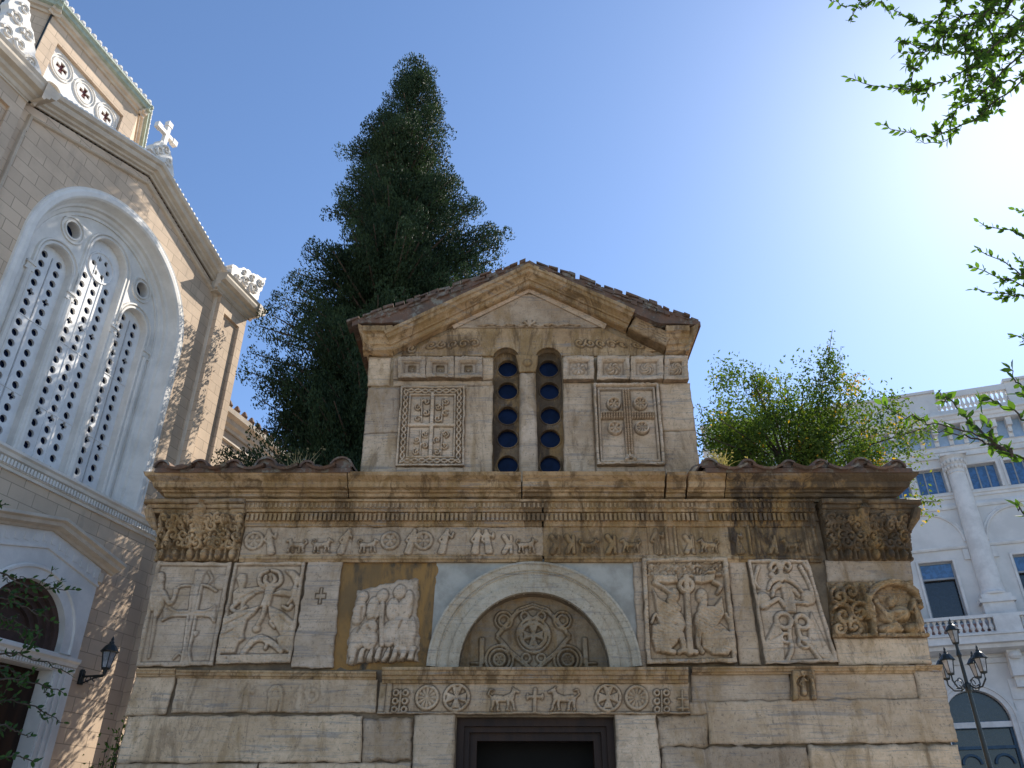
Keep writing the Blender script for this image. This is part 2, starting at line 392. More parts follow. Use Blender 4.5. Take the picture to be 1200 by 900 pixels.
def slab(mb, fr, quad, of, ob, hf=None, cell=.016, edge=.009, rough=.004, tint=None, seed=None, relief=.02, wob=.006, dirt=1.0, macro=None):
    """dressed stone: quad TL,TR,BR,BL in (s,z); front surface grid displaced by carving hf(X,Y,W,H)->0..1, edges worn"""
    seed = random.randint(0, 9999) if seed is None else seed
    tint = random.random() if tint is None else tint
    q = np.array(quad, float); q = q + .008 * np.array([(-1, 1), (1, 1), (1, -1), (-1, -1)]); W = (np.linalg.norm(q[1] - q[0]) + np.linalg.norm(q[2] - q[3])) / 2; H = (np.linalg.norm(q[3] - q[0]) + np.linalg.norm(q[2] - q[1])) / 2
    nx = max(4, int(W / cell)); ny = max(4, int(H / cell))
    # finer sampling near the rim
    u, v = np.meshgrid(np.linspace(0, 1, nx + 1), np.linspace(0, 1, ny + 1))
    px = (q[3][0] * (1 - u) + q[2][0] * u) * (1 - v) + (q[0][0] * (1 - u) + q[1][0] * u) * v
    pz = (q[3][1] * (1 - u) + q[2][1] * u) * (1 - v) + (q[0][1] * (1 - u) + q[1][1] * u) * v
    X, Y = u * W, v * H
    d = np.minimum(np.minimum(X, W - X), np.minimum(Y, H - Y))
    wv = np.clip(1 - d / .05, 0, 1)
    px = px + wv * wob * 4 * fbm(px * 9, pz * 9, seed); pz = pz + wv * wob * 4 * fbm(px * 9 + 50, pz * 9, seed + 3)
    chip = edge * (1 + 2.2 * np.clip(fbm(px * 7, pz * 7, seed + 5) * 3, 0, 1))
    e = np.clip(1 - d / chip, 0, 1); o = of - chip * .8 * (1 - np.sqrt(1 - e * e))
    o = o + rough * 2 * fbm(px * 5, pz * 5, seed + 9)
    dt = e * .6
    if hf is not None:
        g = hf(X, Y, W, H)
        g = g + .10 * fbm(X * 30, Y * 30, seed + 2)
        if relief >= .03:                              # chisel hatching, small losses and worn patches on the raised figures
            up_ = np.clip((g - .45) * 4, 0, 1); wp = fbm(X * 7, Y * 7, seed + 4, 3)
            hatch = np.abs(np.sin((X * (40 + 60 * wp) + Y * (120 - 50 * wp)) + 9 * wp)) ** 6
            g = g - up_ * (.20 * hatch * (vn(X * 11, Y * 11, seed + 6) > .42) + .5 * np.clip(fbm(X * 16, Y * 16, seed + 8, 4) * 3 - .35, 0, 1))
            g = g * (.82 + .36 * vn(X * 6, Y * 6, seed + 12))
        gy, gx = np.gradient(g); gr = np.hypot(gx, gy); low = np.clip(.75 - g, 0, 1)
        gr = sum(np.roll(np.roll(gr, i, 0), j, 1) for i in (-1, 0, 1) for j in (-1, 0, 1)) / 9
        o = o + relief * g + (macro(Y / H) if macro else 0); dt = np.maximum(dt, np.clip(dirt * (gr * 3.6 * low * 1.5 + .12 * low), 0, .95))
    c = np.array([fr.p(0, 0, 0)]); P = np.stack([fr.o[0] + fr.d[0] * px + fr.n[0] * o, fr.o[1] + fr.d[1] * px + fr.n[1] * o, pz], -1).reshape(-1, 3)
    idx = np.arange((nx + 1) * (ny + 1)).reshape(ny + 1, nx + 1)
    F = np.stack([idx[:-1, :-1], idx[:-1, 1:], idx[1:, 1:], idx[1:, :-1]], -1).reshape(-1, 4)
    rim = np.concatenate([idx[0, :], idx[1:, -1], idx[-1, -2::-1], idx[-2:0:-1, 0]])
    B = np.stack([fr.o[0] + fr.d[0] * px + fr.n[0] * ob, fr.o[1] + fr.d[1] * px + fr.n[1] * ob, pz], -1).reshape(-1, 3)[rim]
    R = P[rim]; k = len(rim); n0 = len(P)
    Fs = np.array([[n0 + i, n0 + k + i, n0 + k + (i + 1) % k, n0 + (i + 1) % k] for i in range(k)])
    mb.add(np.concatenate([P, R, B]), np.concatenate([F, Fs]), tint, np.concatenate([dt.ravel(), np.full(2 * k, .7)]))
    return mb
def Q(fr, off, *p): return [fr.px(x, y, off) for x, y in p]
random.seed(11)
# ------------------------------------------------ ground
g = MB(); g.add([(-400, -400, 0), (400, -400, 0), (400, 400, 0), (-400, 400, 0)], [(0, 1, 2, 3)], uv=[(-400, -400), (400, -400), (400, 400), (-400, 400)])
go = g.build('ground', 'paving'); go['kind'] = 'structure'

# ================================================ the little marble chapel
chapel = empty('chapel', (.24, 8, 0), 'small old marble church with carved slabs, twin arched window and open doorway', 'church')
XL, XR = -3.66, 4.12; YB = 19.5
def part(mb, name, mat, parent=chapel, **k): return mb.build(name, mat, parent, **k)
UO = -.10                                             # the raised gable block stands 10 cm behind the wall face
# --- masonry core
w = MB()
dx0, dx1, dz = -.524, .967, 2.607
cxL, rI, zL = .215, .735, 3.045                        # lunette
CO = -.022
outer = [(XL + .03, 0), (XR - .03, 0), (XR - .03, 4.8), (XL + .03, 4.8)]
lun = [(cxL - rI, zL)] + [(cxL + rI, zL)] + circ(cxL, zL, rI, 24, 0, PI, False)[1:-1]
outer = [(XL + .03, 0), (dx0, 0), (dx0, dz), (dx1, dz), (dx1, 0), (XR - .03, 0), (XR - .03, 4.8), (XL + .03, 4.8)]
plate(w, CH, outer, [lun], CO, CO - .5)
part(w, 'wall', 'mortar')
w = MB()
LS = Fr((XL + .03, 8.055), (0, -1)); RS = Fr((XR - .03, 8.055), (0, 1))
def side(fr, sgn):
    a, b = (-11.4, 0) if sgn < 0 else (0, 11.4)
    z = 0; k = 0
    for h in (.55, .5, .6, .55, .5, .42, .5, .55, .45):
        s = a + (.0 if k % 2 else -.0); k += 1
        while s < b - .02:
            L = min(random.uniform(.7, 1.7), b - s)
            if b - s - L < .4: L = b - s
            slab(w, fr, [(s + .01, z + h - .01), (s + L - .01, z + h - .01), (s + L - .01, z + .01), (s + .01, z + .01)], .03, -.06, cell=.09); s += L
        z += h
side(LS, -1); part(w, 'side_masonry', 'marble', smooth=True); w = MB(); side(RS, 1)
fbox(w, CH, XL + .05, XR - .05, 0, 4.7, -.6, -11.4) if False else None
part(w, 'side_masonry', 'marble', smooth=True)
# back wall and a near-black box painted as the doorway's darkness
w = MB(); fbox(w, CH, XL + .05, XR - .05, 0, 4.6, -11.3, -11.5); fbox(w, CH, XL + .04, XL + .34, 0, 4.6, -.5, -11.4); fbox(w, CH, XR - .34, XR - .04, 0, 4.6, -.5, -11.4)
part(w, 'rear_wall', 'marble')
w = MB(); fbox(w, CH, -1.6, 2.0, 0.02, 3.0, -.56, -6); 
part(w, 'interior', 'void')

# --- plain ashlar courses (pixels measured on the wall plane)
w = MB()
def A(pts, off=0, thick=.07, mat='marble', **k):
    mb = MB(); slab(mb, CH, Q(CH, off, *pts), off, off - .07, **k); part(mb, 'ashlar_block', mat, smooth=True)
A([(152, 840), (423, 839), (422, 892), (137, 893)], .02, wob=.01)
A([(427, 843), (482, 843), (480, 890), (424, 892)], .015, wob=.02, edge=.025)
A([(770, 840), (829, 838), (830, 873), (775, 875)], .01, wob=.02, edge=.02)
A([(828, 823), (1110, 818), (1122, 868), (833, 872)], .02, wob=.01)
A([(776, 877), (945, 876), (950, 912), (778, 914)], .02, wob=.012)
A([(948, 875), (1122, 872), (1131, 908), (951, 912)], .03, wob=.012, edge=.03)
A([(138, 896), (300, 896), (298, 925), (130, 926)], .03); A([(304, 896), (480, 895), (478, 925), (302, 926)], .03)
# courses below the picture, down to the ground
z = 2.03; wlows = (MB(), MB())
for h in (.46, .5, .44, .6):
    for a, b, wlow in ((XL, dx0 - .42, wlows[0]), (dx1 + .42, XR, wlows[1])):
        s = a
        while s < b - .02:
            L = min(random.uniform(.8, 1.6), b - s)
            if b - s - L < .4: L = b - s
            slab(wlow, CH, [(s + .006, z - .01), (s + L - .006, z - .01), (s + L - .006, z - h + .01), (s + .006, z - h + .01)], .02, -.07, cell=.04); s += L
    z -= h
for wlow in wlows: part(wlow, 'lower_courses', 'marble', smooth=True)
# strips and plain uprights of the carved storey
A([(853, 655), (873, 655), (891, 778), (868, 778)], .01)
A([(742, 655), (751, 655), (757, 781), (750, 781)], .015)
A([(968, 657), (1066, 657), (1069, 681), (971, 681)], .015)
A([(978, 748), (1086, 748), (1092, 777), (984, 778)], .02)
A([(200, 587), (262, 587), (262, 597), (200, 597)], .03); A([(420, 588), (560, 588), (560, 592), (420, 592)], .0)
# raised block: quoins and plain slabs
for p in ([(432, 455), (468, 455), (466, 506), (427, 507)], [(427, 509), (466, 508), (463, 566), (421, 566)], [(433, 419), (458, 419), (456, 451), (431, 451)],
          [(545, 453), (577, 452), (576, 566), (543, 566)], [(661, 449), (693, 449), (698, 566), (662, 566)], [(773, 450), (808, 449), (815, 503), (777, 504)], [(778, 506), (815, 505), (822, 566), (780, 566)],
          [(461, 447), (577, 446), (577, 451), (461, 452)]):
    A(p, UO, None)
for p, o in (([(487, 838), (533, 838), (530, 915), (483, 915)], .03), ([(722, 838), (768, 838), (775, 915), (725, 915)], .03)):
    w = MB(); slab(w, CH, Q(CH, o, *p), o, -.06); 
    a = CH.px(*p[3], o); b = CH.px(*p[2], o)
    slab(w, CH, [(a[0], a[1] - .01), (b[0], a[1] - .01), (b[0], 0), (a[0], 0)], o, -.06, cell=.03); part(w, 'door_jamb', 'marble_clean', smooth=True)
# --- carved slabs
def U(W, H, pts): return [(a * W, b * H) for a, b in pts]
def sc(W, H, X, Y):
    def st(pts, r): return stroke(X, Y, U(W, H, pts), r if np.isscalar(r) else list(r))
    return st
def frame_(X, Y, W, H, a, b):
    d = np.minimum(np.minimum(X, W - X), np.minimum(Y, H - Y)); return np.where(d < a, sstep((a - d) / .008 + .5), 0)
def h_cross(X, Y, W, H):
    st = sc(W, H, X, Y)
    g = frame_(X, Y, W, H, .055, 0) * .7
    cx, cy = .60 * W, .52 * H
    def outl(p, r=.010): return stroke(X, Y, U(W, H, p + [p[0]]), r)
    c = poly(X, Y, U(W, H, [(.32, .62), (.40, .55), (.55, .55), (.55, .86), (.48, .93), (.75, .93), (.64, .86), (.64, .55), (.84, .55), (.92, .62), (.92, .40), (.84, .47), (.64, .47), (.64, .12), (.70, .04), (.50, .04), (.55, .12), (.55, .47), (.40, .47), (.32, .40)]), .01) * .55
    fig = mx(st([(.13, .92), (.14, .80)], (.035, .045)), st([(.14, .78), (.13, .62), (.16, .45), (.15, .3)], (.055, .07, .05, .025)), st([(.16, .74), (.27, .60), (.30, .74)], (.028, .024, .018)), st([(.10, .74), (.05, .55)], (.02, .015)))
    g = mx(g, c, fig, st([(.44, .90), (.50, .82), (.44, .74)], .012) * .6, st([(.85, .93), (.9, .84), (.82, .75)], .014) * .6, st([(.76, .3), (.8, .34), (.85, .3)], .012) * .6, st([(.42, .08), (.5, .14), (.54, .06)], .012) * .6)
    return g
def h_deer(X, Y, W, H):
    st = sc(W, H, X, Y); g = frame_(X, Y, W, H, .035, 0) * .9
    g = mx(g, st([(.52, .0), (.50, .3), (.52, .62), (.50, .9)], (.04, .03, .045, .03)))
    for s_ in (1, -1):
        m = lambda p: [(.5 + s_ * (a - .5), b) for a, b in p]
        g = mx(g, st(m([(.52, .60), (.66, .46), (.80, .40), (.84, .2), (.80, .06)]), (.05, .06, .055, .03, .02)), st(m([(.60, .44), (.66, .25), (.62, .08)]), (.04, .022, .018)),
               st(m([(.52, .22), (.64, .30), (.72, .22), (.66, .10)]), (.02, .03, .02, .012)), st(m([(.54, .62), (.62, .72), (.74, .66), (.86, .60), (.92, .52)]), (.03, .035, .045, .03, .02)),
               st(m([(.74, .66), (.80, .80), (.88, .90)]), (.05, .045, .025)), st(m([(.88, .9), (.95, .86), (.92, .76)]), .018), st(m([(.56, .96), (.64, .9), (.70, .80), (.62, .76)]), (.02, .03, .022, .014)),
               st(m([(.52, .88), (.58, .84), (.60, .74), (.54, .72)]), .018), st(m([(.86, .56), (.95, .44), (.88, .36)]), (.022, .018, .012)), st(m([(.78, .54), (.70, .50), (.76, .56)]), .018), st(m([(.10, .3), (.14, .18), (.08, .06)]), .018))
    return g
def h_smallcross(X, Y, W, H):
    cx, cy, a = .5 * W, .66 * H, .055
    o = [(-.3, 1), (.3, 1), (.3, .3), (1, .3), (1, -.3), (.3, -.3), (.3, -1), (-.3, -1), (-.3, -.3), (-1, -.3), (-1, .3), (-.3, .3)]
    return 1 - .8 * stroke(X, Y, [(cx + p * a, cy + q * a * 1.5) for p, q in o + o[:1]], .008)
def h_birds(X, Y, W, H):
    st = sc(W, H, X, Y); g = st([(.52, .16), (.53, .5), (.52, .82)], (.018, .016, .02)) * .8
    for (x, y, s_) in ((.26, .22, 1), (.76, .22, -1)):
        m = lambda p: [(x + s_ * a, y + b) for a, b in p]
        g = mx(g, st(m([(-.05, .02), (.0, .14), (.02, .26)]), (.09, .10, .07)), blob(X, Y, (x + s_ * .03) * W, (y + .30) * H, .07, .075), st(m([(.02, .3), (.14, .26)]), (.03, .015)), st(m([(.06, .1), (.08, .0), (.1, -.1)]), .022), st(m([(-.08, .06), (-.06, -.1)]), .022), st(m([(-.1, .1), (-.16, .2), (-.12, .32)]), .018))
    for (x, y, s_) in ((.28, .62, 1), (.52, .62, 1), (.78, .62, -1)):
        m = lambda p: [(x + s_ * a, y + b) for a, b in p]
        g = mx(g, st(m([(-.1, -.04), (-.02, .06), (.02, .18)]), (.06, .085, .05)), blob(X, Y, (x + s_ * .01) * W, (y + .22) * H, .062, .065), st(m([(.0, .24), (.10, .19)]), (.025, .012)), st(m([(-.08, .02), (-.14, -.1)]), (.03, .018)), st(m([(.02, -.02), (.05, -.1)]), .02))
    for i in range(9):
        x = .12 + i * .095; g = mx(g, st([(x, .02), (x + .03, .10 + .04 * (i % 2))], (.03, .012)))
    return g
def h_sphinx(X, Y, W, H):
    st = sc(W, H, X, Y); g = frame_(X, Y, W, H, .05, 0) * .95
    g = mx(g, st([(.5, .06), (.5, .5), (.5, .74)], (.04, .03, .035)), ring(X, Y, .5 * W, .68 * H, .055, .02))
    for s_ in (1, -1):
        m = lambda p: [(.5 + s_ * (a - .5), b) for a, b in p]
        g = mx(g, poly(X, Y, U(W, H, m([(.62, .22), (.60, .44), (.66, .60), (.78, .62), (.88, .74), (.92, .60), (.86, .44), (.90, .24), (.86, .12)])), .05) * .9,
               st(m([(.88, .12), (.92, .28), (.86, .36)]), (.05, .05, .03)), st(m([(.62, .36), (.60, .16), (.57, .10)]), (.035, .025, .02)), st(m([(.72, .3), (.70, .12), (.64, .09), (.8, .08)]), (.05, .03, .02, .02)),
               blob(X, Y, (.5 + s_ * .15) * W, .66 * H, .05, .075), st(m([(.84, .34), (.92, .46), (.98, .40)]), .016), st(m([(.66, .50), (.60, .56)]), (.04, .03)), st(m([(.80, .62), (.90, .80), (.84, .84)]), (.03, .02, .015)), st(m([(.58, .78), (.70, .82), (.86, .80)]), (.025, .035, .02)))
    lf = np.clip(3.2 * np.abs(fbm(X * 26, Y * 26, 77, 2)) - .1, 0, 1) * sstep((Y / H - .72) / .05)
    g = mx(g, lf * .9 * (Y < .96 * H))
    g = g - .12 * np.clip(np.sin((X * .6 + Y) * 130), 0, 1) * (g > .5) * (Y > .3 * H) * (Y < .7 * H)
    return g
def h_eagles(X, Y, W, H):
    st = sc(W, H, X, Y); g = frame_(X, Y, W, H, .04, 0) * .8
    g = mx(g, poly(X, Y, U(W, H, [(.42, .42), (.43, .62), (.48, .66), (.54, .66), (.58, .62), (.60, .42), (.52, .44)]), .03) * .8)
    for s_ in (1, -1):
        m = lambda p: [(.5 + s_ * (a - .5), b) for a, b in p]
        g = mx(g, stroke(X, Y, spiral((.5 + s_ * .11) * W, .90 * H, .065, 1.1, PI / 2, -s_), .016), st(m([(.5, .78), (.60, .86), (.72, .72)]), (.02, .022, .014)), st(m([(.52, .70), (.64, .74), (.80, .66)]), (.022, .028, .014)), st(m([(.53, .62), (.66, .64), (.76, .58)]), (.022, .028, .016)),
               st(m([(.56, .50), (.66, .52), (.80, .50), (.86, .58)]), (.02, .022, .022, .03)), blob(X, Y, (.5 + s_ * .34) * W, .56 * H, .07, .10), st(m([(.54, .42), (.62, .30), (.56, .18), (.62, .04)]), (.02, .024, .02, .02)),
               ring(X, Y, (.5 + s_ * .10) * W, .33 * H, .05, .016), ring(X, Y, (.5 + s_ * .08) * W, .14 * H, .045, .014), poly(X, Y, U(W, H, m([(.72, .46), (.90, .36), (.97, .12), (.88, .03), (.70, .06), (.66, .28)])), .03) * .65, st(m([(.88, .80), (.84, .90), (.93, .94)]), .018), st(m([(.74, .28), (.84, .14), (.92, .05)]), .014))
    return g
def h_corner(X, Y, W, H):
    st = sc(W, H, X, Y); g = sstep((.035 - Y) / .01 + .5) * .7
    for cx, cy, R, cw in ((.10, .70, .10, 1), (.24, .78, .09, -1), (.12, .38, .11, -1), (.30, .42, .12, 1), (.22, .18, .08, 1), (.06, .15, .07, -1)):
        g = mx(g, stroke(X, Y, spiral(cx * W, cy * H, R, 1.4, cx * 20, cw), .020), rosette(X, Y, cx * W, cy * H, R * .6, 6))
    g = mx(g, ring(X, Y, .72 * W, .42 * H, .30, .035) * (Y > .30 * H), st([(.38, .9), (.45, .5), (.42, .02)], (.02, .02, .03)))
    g = mx(g, blob(X, Y, .62 * W, .35 * H, .10, .07), blob(X, Y, .76 * W, .40 * H, .10, .085), blob(X, Y, .68 * W, .60 * H, .045, .055), blob(X, Y, .60 * W, .14 * H, .12, .05), blob(X, Y, .86 * W, .14 * H, .10, .06), person(X, Y, .92 * W, .2 * H, .26), st([(.5, .6), (.6, .3), (.7, .12)], (.03, .03, .03)))
    g = mx(g, np.clip(2.4 * np.abs(fbm(X * 22, Y * 22, 31, 2)), 0, 1) * .5 * (Y > .1 * H))
    return g

def cuq(quad):                                         # maps points of an enlarged detail of the photograph onto a slab
    (ax, ay), (bx, by), (cx, cy), (dx, dy) = quad
    def f(W, H, pts):
        out = []
        for x, y in pts:
            v = .5; 
            for _ in range(4):
                u_ = 0; xl = dx + (ax - dx) * v; xr = cx + (bx - cx) * v; u_ = (x - xl) / (xr - xl); yb = dy + (cy - dy) * u_; yt = ay + (by - ay) * u_; v = (yb - y) / (yb - yt)
            out.append((u_ * W, v * H))
        return out
    return f
class Dr:
    def __init__(s, X, Y, W, H, quad): s.X, s.Y, s.W, s.H = X, Y, W, H; s.f = cuq(quad); s.g = np.zeros_like(X); s.k = W / (abs(quad[1][0] - quad[0][0]) + 1e-6)
    def P(s, pts, h=.85, e=.022): s.g = mx(s.g, poly(s.X, s.Y, s.f(s.W, s.H, pts), e) * h)
    def S(s, pts, r=8, h=1.):
        q = smooth2(s.f(s.W, s.H, pts)); r = np.atleast_1d(r).astype(float) * s.k
        s.g = mx(s.g, stroke(s.X, s.Y, q, np.interp(np.linspace(0, 1, len(q)), np.linspace(0, 1, len(r)), r).tolist()) * h)
    def B(s, x, y, rx, ry, h=1.): c = s.f(s.W, s.H, [(x, y)])[0]; s.g = mx(s.g, blob(s.X, s.Y, c[0], c[1], rx * s.k, ry * s.k) ** .7 * h)
    def R(s, x, y, R_, r, h=1.): c = s.f(s.W, s.H, [(x, y)])[0]; s.g = mx(s.g, ring(s.X, s.Y, c[0], c[1], R_ * s.k, r * s.k) * h)
    def cut(s, pts, r, d=.6): s.g = s.g - d * stroke(s.X, s.Y, smooth2(s.f(s.W, s.H, pts)), r * s.k)
def smooth2(P):
    if len(P) < 3: return P
    P = [np.array(p) for p in P]; out = []
    for i in range(len(P) - 1):
        a, b, c, d = P[max(i - 1, 0)], P[i], P[i + 1], P[min(i + 2, len(P) - 1)]
        for k in range(4):
            t = k / 4; out.append(tuple(.5 * ((2 * b) + (c - a) * t + (2 * a - 5 * b + 4 * c - d) * t * t + (3 * b - a - 3 * c + d) * t ** 3)))
    return out + [tuple(P[-1])]
def h_cross(X, Y, W, H):
    D = Dr(X, Y, W, H, ((148, 85), (412, 85), (352, 472), (62, 472))); D.g = frame_(X, Y, W, H, .045, 0) * .6
    D.P([(284, 120), (320, 120), (296, 190), (284, 275), (268, 330), (256, 420), (272, 470), (228, 470), (246, 420), (256, 330), (264, 285), (272, 190)], .45)
    D.P([(168, 262), (210, 276), (262, 276), (335, 274), (358, 252), (354, 316), (335, 293), (285, 292), (200, 292), (162, 310)], .5)
    for s in ([(214, 205), (222, 185), (245, 178), (274, 178)], [(305, 174), (330, 180), (356, 198)], [(190, 262), (215, 276), (258, 275)], [(280, 276), (330, 273), (352, 256)], [(164, 306), (200, 291), (254, 290)], [(284, 290), (334, 293), (352, 312)], [(272, 180), (262, 272)], [(305, 176), (286, 274)], [(256, 296), (244, 410), (232, 465)], [(284, 296), (270, 380), (262, 420), (270, 465)]): D.S(s, 4.5, .85)
    D.S([(160, 140), (158, 160)], [13, 15]); D.S([(152, 172), (148, 215), (150, 250), (140, 290)], [17, 22, 19, 8]); D.S([(168, 205), (190, 245), (206, 225), (212, 190)], [9, 8, 7, 6]); D.S([(138, 290), (125, 370), (112, 440)], [7, 5, 4], .6); D.S([(136, 185), (126, 230), (128, 270)], [8, 6, 5])
    D.B(376, 165, 26, 26, .55); D.S([(330, 125), (342, 150), (332, 168)], 5, .5); D.S([(278, 355), (290, 352), (284, 362)], 5, .7); D.S([(205, 445), (225, 428), (246, 440)], 4, .6)
    return D.g
def h_deer(X, Y, W, H):
    D = Dr(X, Y, W, H, ((432, 82), (692, 82), (640, 476), (368, 476)))
    fr_ = frame_(X, Y, W, H, .032, 0) * .75; D.g = np.maximum(fr_, (Y < .085) * .8)
    D.P([(392, 305), (440, 282), (527, 258), (505, 292), (480, 312), (466, 365), (472, 384), (450, 400), (438, 436), (388, 436), (384, 380)], .9)
    D.P([(558, 258), (612, 284), (652, 322), (646, 370), (632, 436), (604, 424), (588, 384), (602, 372), (580, 332), (560, 300)], .9)
    D.S([(468, 436), (500, 396), (532, 382), (572, 402), (604, 432)], [10, 11, 12, 11, 9]); D.S([(530, 384), (552, 400), (548, 420)], 6)
    D.P([(428, 205), (450, 182), (440, 150), (452, 128), (474, 132), (476, 158), (466, 190), (530, 182), (546, 200), (490, 214), (458, 246), (428, 254)], .9)
    D.S([(440, 250), (424, 268), (446, 280), (476, 262)], [8, 7, 6, 5]); D.S([(500, 212), (470, 238), (462, 262)], 7)
    D.P([(572, 212), (602, 194), (640, 200), (652, 172), (642, 146), (616, 116), (652, 118), (678, 150), (662, 182), (672, 214), (658, 262), (640, 224), (592, 216)], .9)
    D.S([(612, 262), (632, 272), (642, 258)], 6); D.S([(644, 230), (630, 252)], 6)
    D.P([(546, 190), (584, 184), (572, 212), (562, 262), (528, 262), (542, 222)], 1.)
    for s in ([(562, 190), (528, 172), (528, 136), (556, 118)], [(566, 188), (600, 166), (598, 128), (570, 116)], [(562, 180), (545, 160), (550, 140)], [(566, 178), (582, 158), (576, 138)]): D.S(s, [9, 8, 7, 5])
    D.S([(545, 262), (536, 300), (520, 330)], [8, 7, 6]); D.B(515, 346, 14, 13); D.S([(566, 286), (578, 306), (566, 322), (580, 342)], [7, 7, 6, 5]); D.S([(480, 300), (466, 330)], 5, .6)
    for s in ([(400, 330), (440, 310), (480, 290)], [(395, 370), (430, 350)], [(600, 300), (630, 330)], [(455, 230), (500, 205)]): D.cut(s, 3, .35)
    return D.g
def h_birds(X, Y, W, H):
    D = Dr(X, Y, W, H, ((878, 160), (1112, 150), (1106, 476), (842, 476)))
    for x, y, a, b in ((906, 205, 22, 22), (980, 208, 22, 24), (1044, 198, 24, 24), (1078, 235, 16, 34), (892, 262, 26, 50), (946, 262, 24, 46), (1018, 268, 24, 40), (1062, 270, 26, 38), (928, 334, 32, 30), (1048, 330, 34, 30), (890, 376, 28, 40), (934, 384, 26, 34), (1004, 366, 26, 44), (1056, 392, 34, 50), (1086, 350, 14, 40), (870, 420, 16, 30)): D.B(x, y, a, b, 1)
    D.S([(980, 240), (976, 330), (978, 408)], 8); D.S([(958, 232), (966, 262), (960, 290)], 8)
    for k in range(8): x = 868 + k * 30; D.S([(x, 470), (x + 10, 440 - 12 * (k % 2)), (x + 16, 424)], [9, 8, 4])
    for s in ([(905, 250), (900, 300)], [(925, 330), (935, 345)], [(1050, 320), (1040, 345)], [(890, 350), (915, 310), (950, 300)]): D.cut(s, 4, .5)
    return D.g
def h_sphinx(X, Y, W, H):
    D = Dr(X, Y, W, H, ((48, 255), (352, 255), (386, 640), (62, 650))); D.g = frame_(X, Y, W, H, .045, 0) * .9
    D.P([(86, 372), (104, 408), (150, 436), (192, 470), (204, 508), (186, 552), (150, 530), (112, 512), (98, 450)], .95); D.P([(84, 510), (132, 502), (186, 545), (172, 575), (140, 606), (96, 606), (82, 560)], .85)
    D.S([(186, 545), (196, 590), (180, 606)], [12, 8, 8]); D.S([(120, 600), (160, 606)], 9); D.B(162, 398, 20, 26); D.S([(150, 420), (172, 450)], [14, 16]); D.P([(84, 320), (172, 324), (178, 350), (140, 356), (92, 346)], .95); D.S([(92, 350), (126, 372), (146, 390)], [8, 7, 5]); D.S([(82, 500), (96, 470), (112, 500)], 5)
    D.P([(238, 470), (268, 438), (308, 440), (334, 404), (342, 470), (310, 520), (268, 545), (244, 536), (234, 500)], .95); D.P([(258, 545), (328, 502), (374, 545), (372, 600), (330, 612), (290, 606), (262, 590)], .85)
    D.S([(250, 530), (248, 580), (262, 604)], [11, 8, 8]); D.S([(300, 604), (350, 606)], 9); D.B(262, 402, 21, 27); D.S([(270, 425), (262, 452)], [13, 15]); D.P([(234, 326), (310, 320), (306, 346), (262, 356), (236, 350)], .95); D.S([(306, 350), (330, 365), (318, 392)], [8, 7, 5]); D.S([(346, 470), (362, 500), (366, 520)], 5)
    D.S([(206, 330), (212, 450), (218, 606)], [11, 10, 13]); D.R(206, 362, 22, 8); D.S([(196, 600), (240, 606)], 9)
    lf = np.clip(3.4 * np.abs(fbm(X * 30, Y * 30, 77, 2)) - .1, 0, 1) * sstep((Y / H - .80) / .03) * (Y < .955 * H); D.g = mx(D.g, lf)
    m = (D.g > .7) * (Y > .28 * H) * (Y < .55 * H); D.g = D.g - .16 * np.clip(np.sin((X * .5 + Y) * 170), 0, 1) * m
    return D.g
def h_eagles(X, Y, W, H):
    D = Dr(X, Y, W, H, ((442, 258), (692, 262), (788, 642), (512, 658))); D.g = frame_(X, Y, W, H, .032, 0) * .8
    D.S([(572, 300), (562, 276), (544, 276), (534, 292), (546, 306), (556, 294)], [8, 8, 8, 7, 6, 5]); D.S([(580, 300), (590, 274), (608, 272), (618, 290), (606, 304), (596, 292)], [8, 8, 8, 7, 6, 5])
    D.S([(576, 276), (576, 340)], [8, 12]); 
    for s in ([(566, 335), (538, 350), (526, 378)], [(570, 360), (548, 376), (542, 404)], [(590, 335), (628, 350), (662, 386)], [(596, 362), (630, 382), (648, 404)], [(540, 320), (552, 330), (570, 322)], [(585, 322), (606, 326)]): D.S(s, [11, 9, 5] if len(s) == 3 else 7)
    D.P([(574, 356), (606, 356), (630, 400), (634, 466), (592, 466), (586, 420)], .95)
    D.B(506, 420, 28, 34, .9); D.B(686, 408, 28, 30, .9); D.S([(500, 445), (536, 428), (566, 414), (588, 440)], [9, 8, 8, 9]); D.S([(632, 426), (650, 428), (680, 432)], [8, 7, 8])
    D.R(584, 496, 27, 8); D.R(656, 500, 24, 8); D.S([(610, 500), (604, 545), (612, 600), (594, 642)], [7, 8, 8, 7]); D.S([(636, 510), (646, 556), (680, 584), (720, 640)], [7, 8, 8, 6]); D.R(590, 560, 16, 6); D.R(660, 575, 18, 6)
    D.P([(548, 500), (578, 536), (584, 650), (524, 652), (508, 580)], .7); D.P([(694, 462), (742, 570), (774, 636), (722, 630), (676, 566), (682, 500)], .7)
    for s in ([(484, 290), (470, 345), (488, 372)], [(660, 290), (690, 350), (706, 400)], [(676, 280), (690, 300)]): D.S(s, [8, 6, 5] if len(s) == 3 else 7)
    for s in ([(530, 570), (575, 545)], [(522, 610), (580, 600)], [(700, 500), (730, 590)]): D.cut(s, 3, .3)
    return D.g
CS = []
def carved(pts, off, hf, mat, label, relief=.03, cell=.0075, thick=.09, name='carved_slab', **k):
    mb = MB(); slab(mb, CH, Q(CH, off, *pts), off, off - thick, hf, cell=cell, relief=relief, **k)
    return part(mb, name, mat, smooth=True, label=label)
carved([(185, 659), (271, 660), (249, 779), (160, 781)], .0, h_cross, 'marble_clean', 'worn slab with tall flared cross and robed figure', .032)
carved([(276, 660), (357, 660), (340, 776), (254, 778)], .0, h_deer, 'marble_clean', 'slab carved with paired deer around a slender tree', .042)
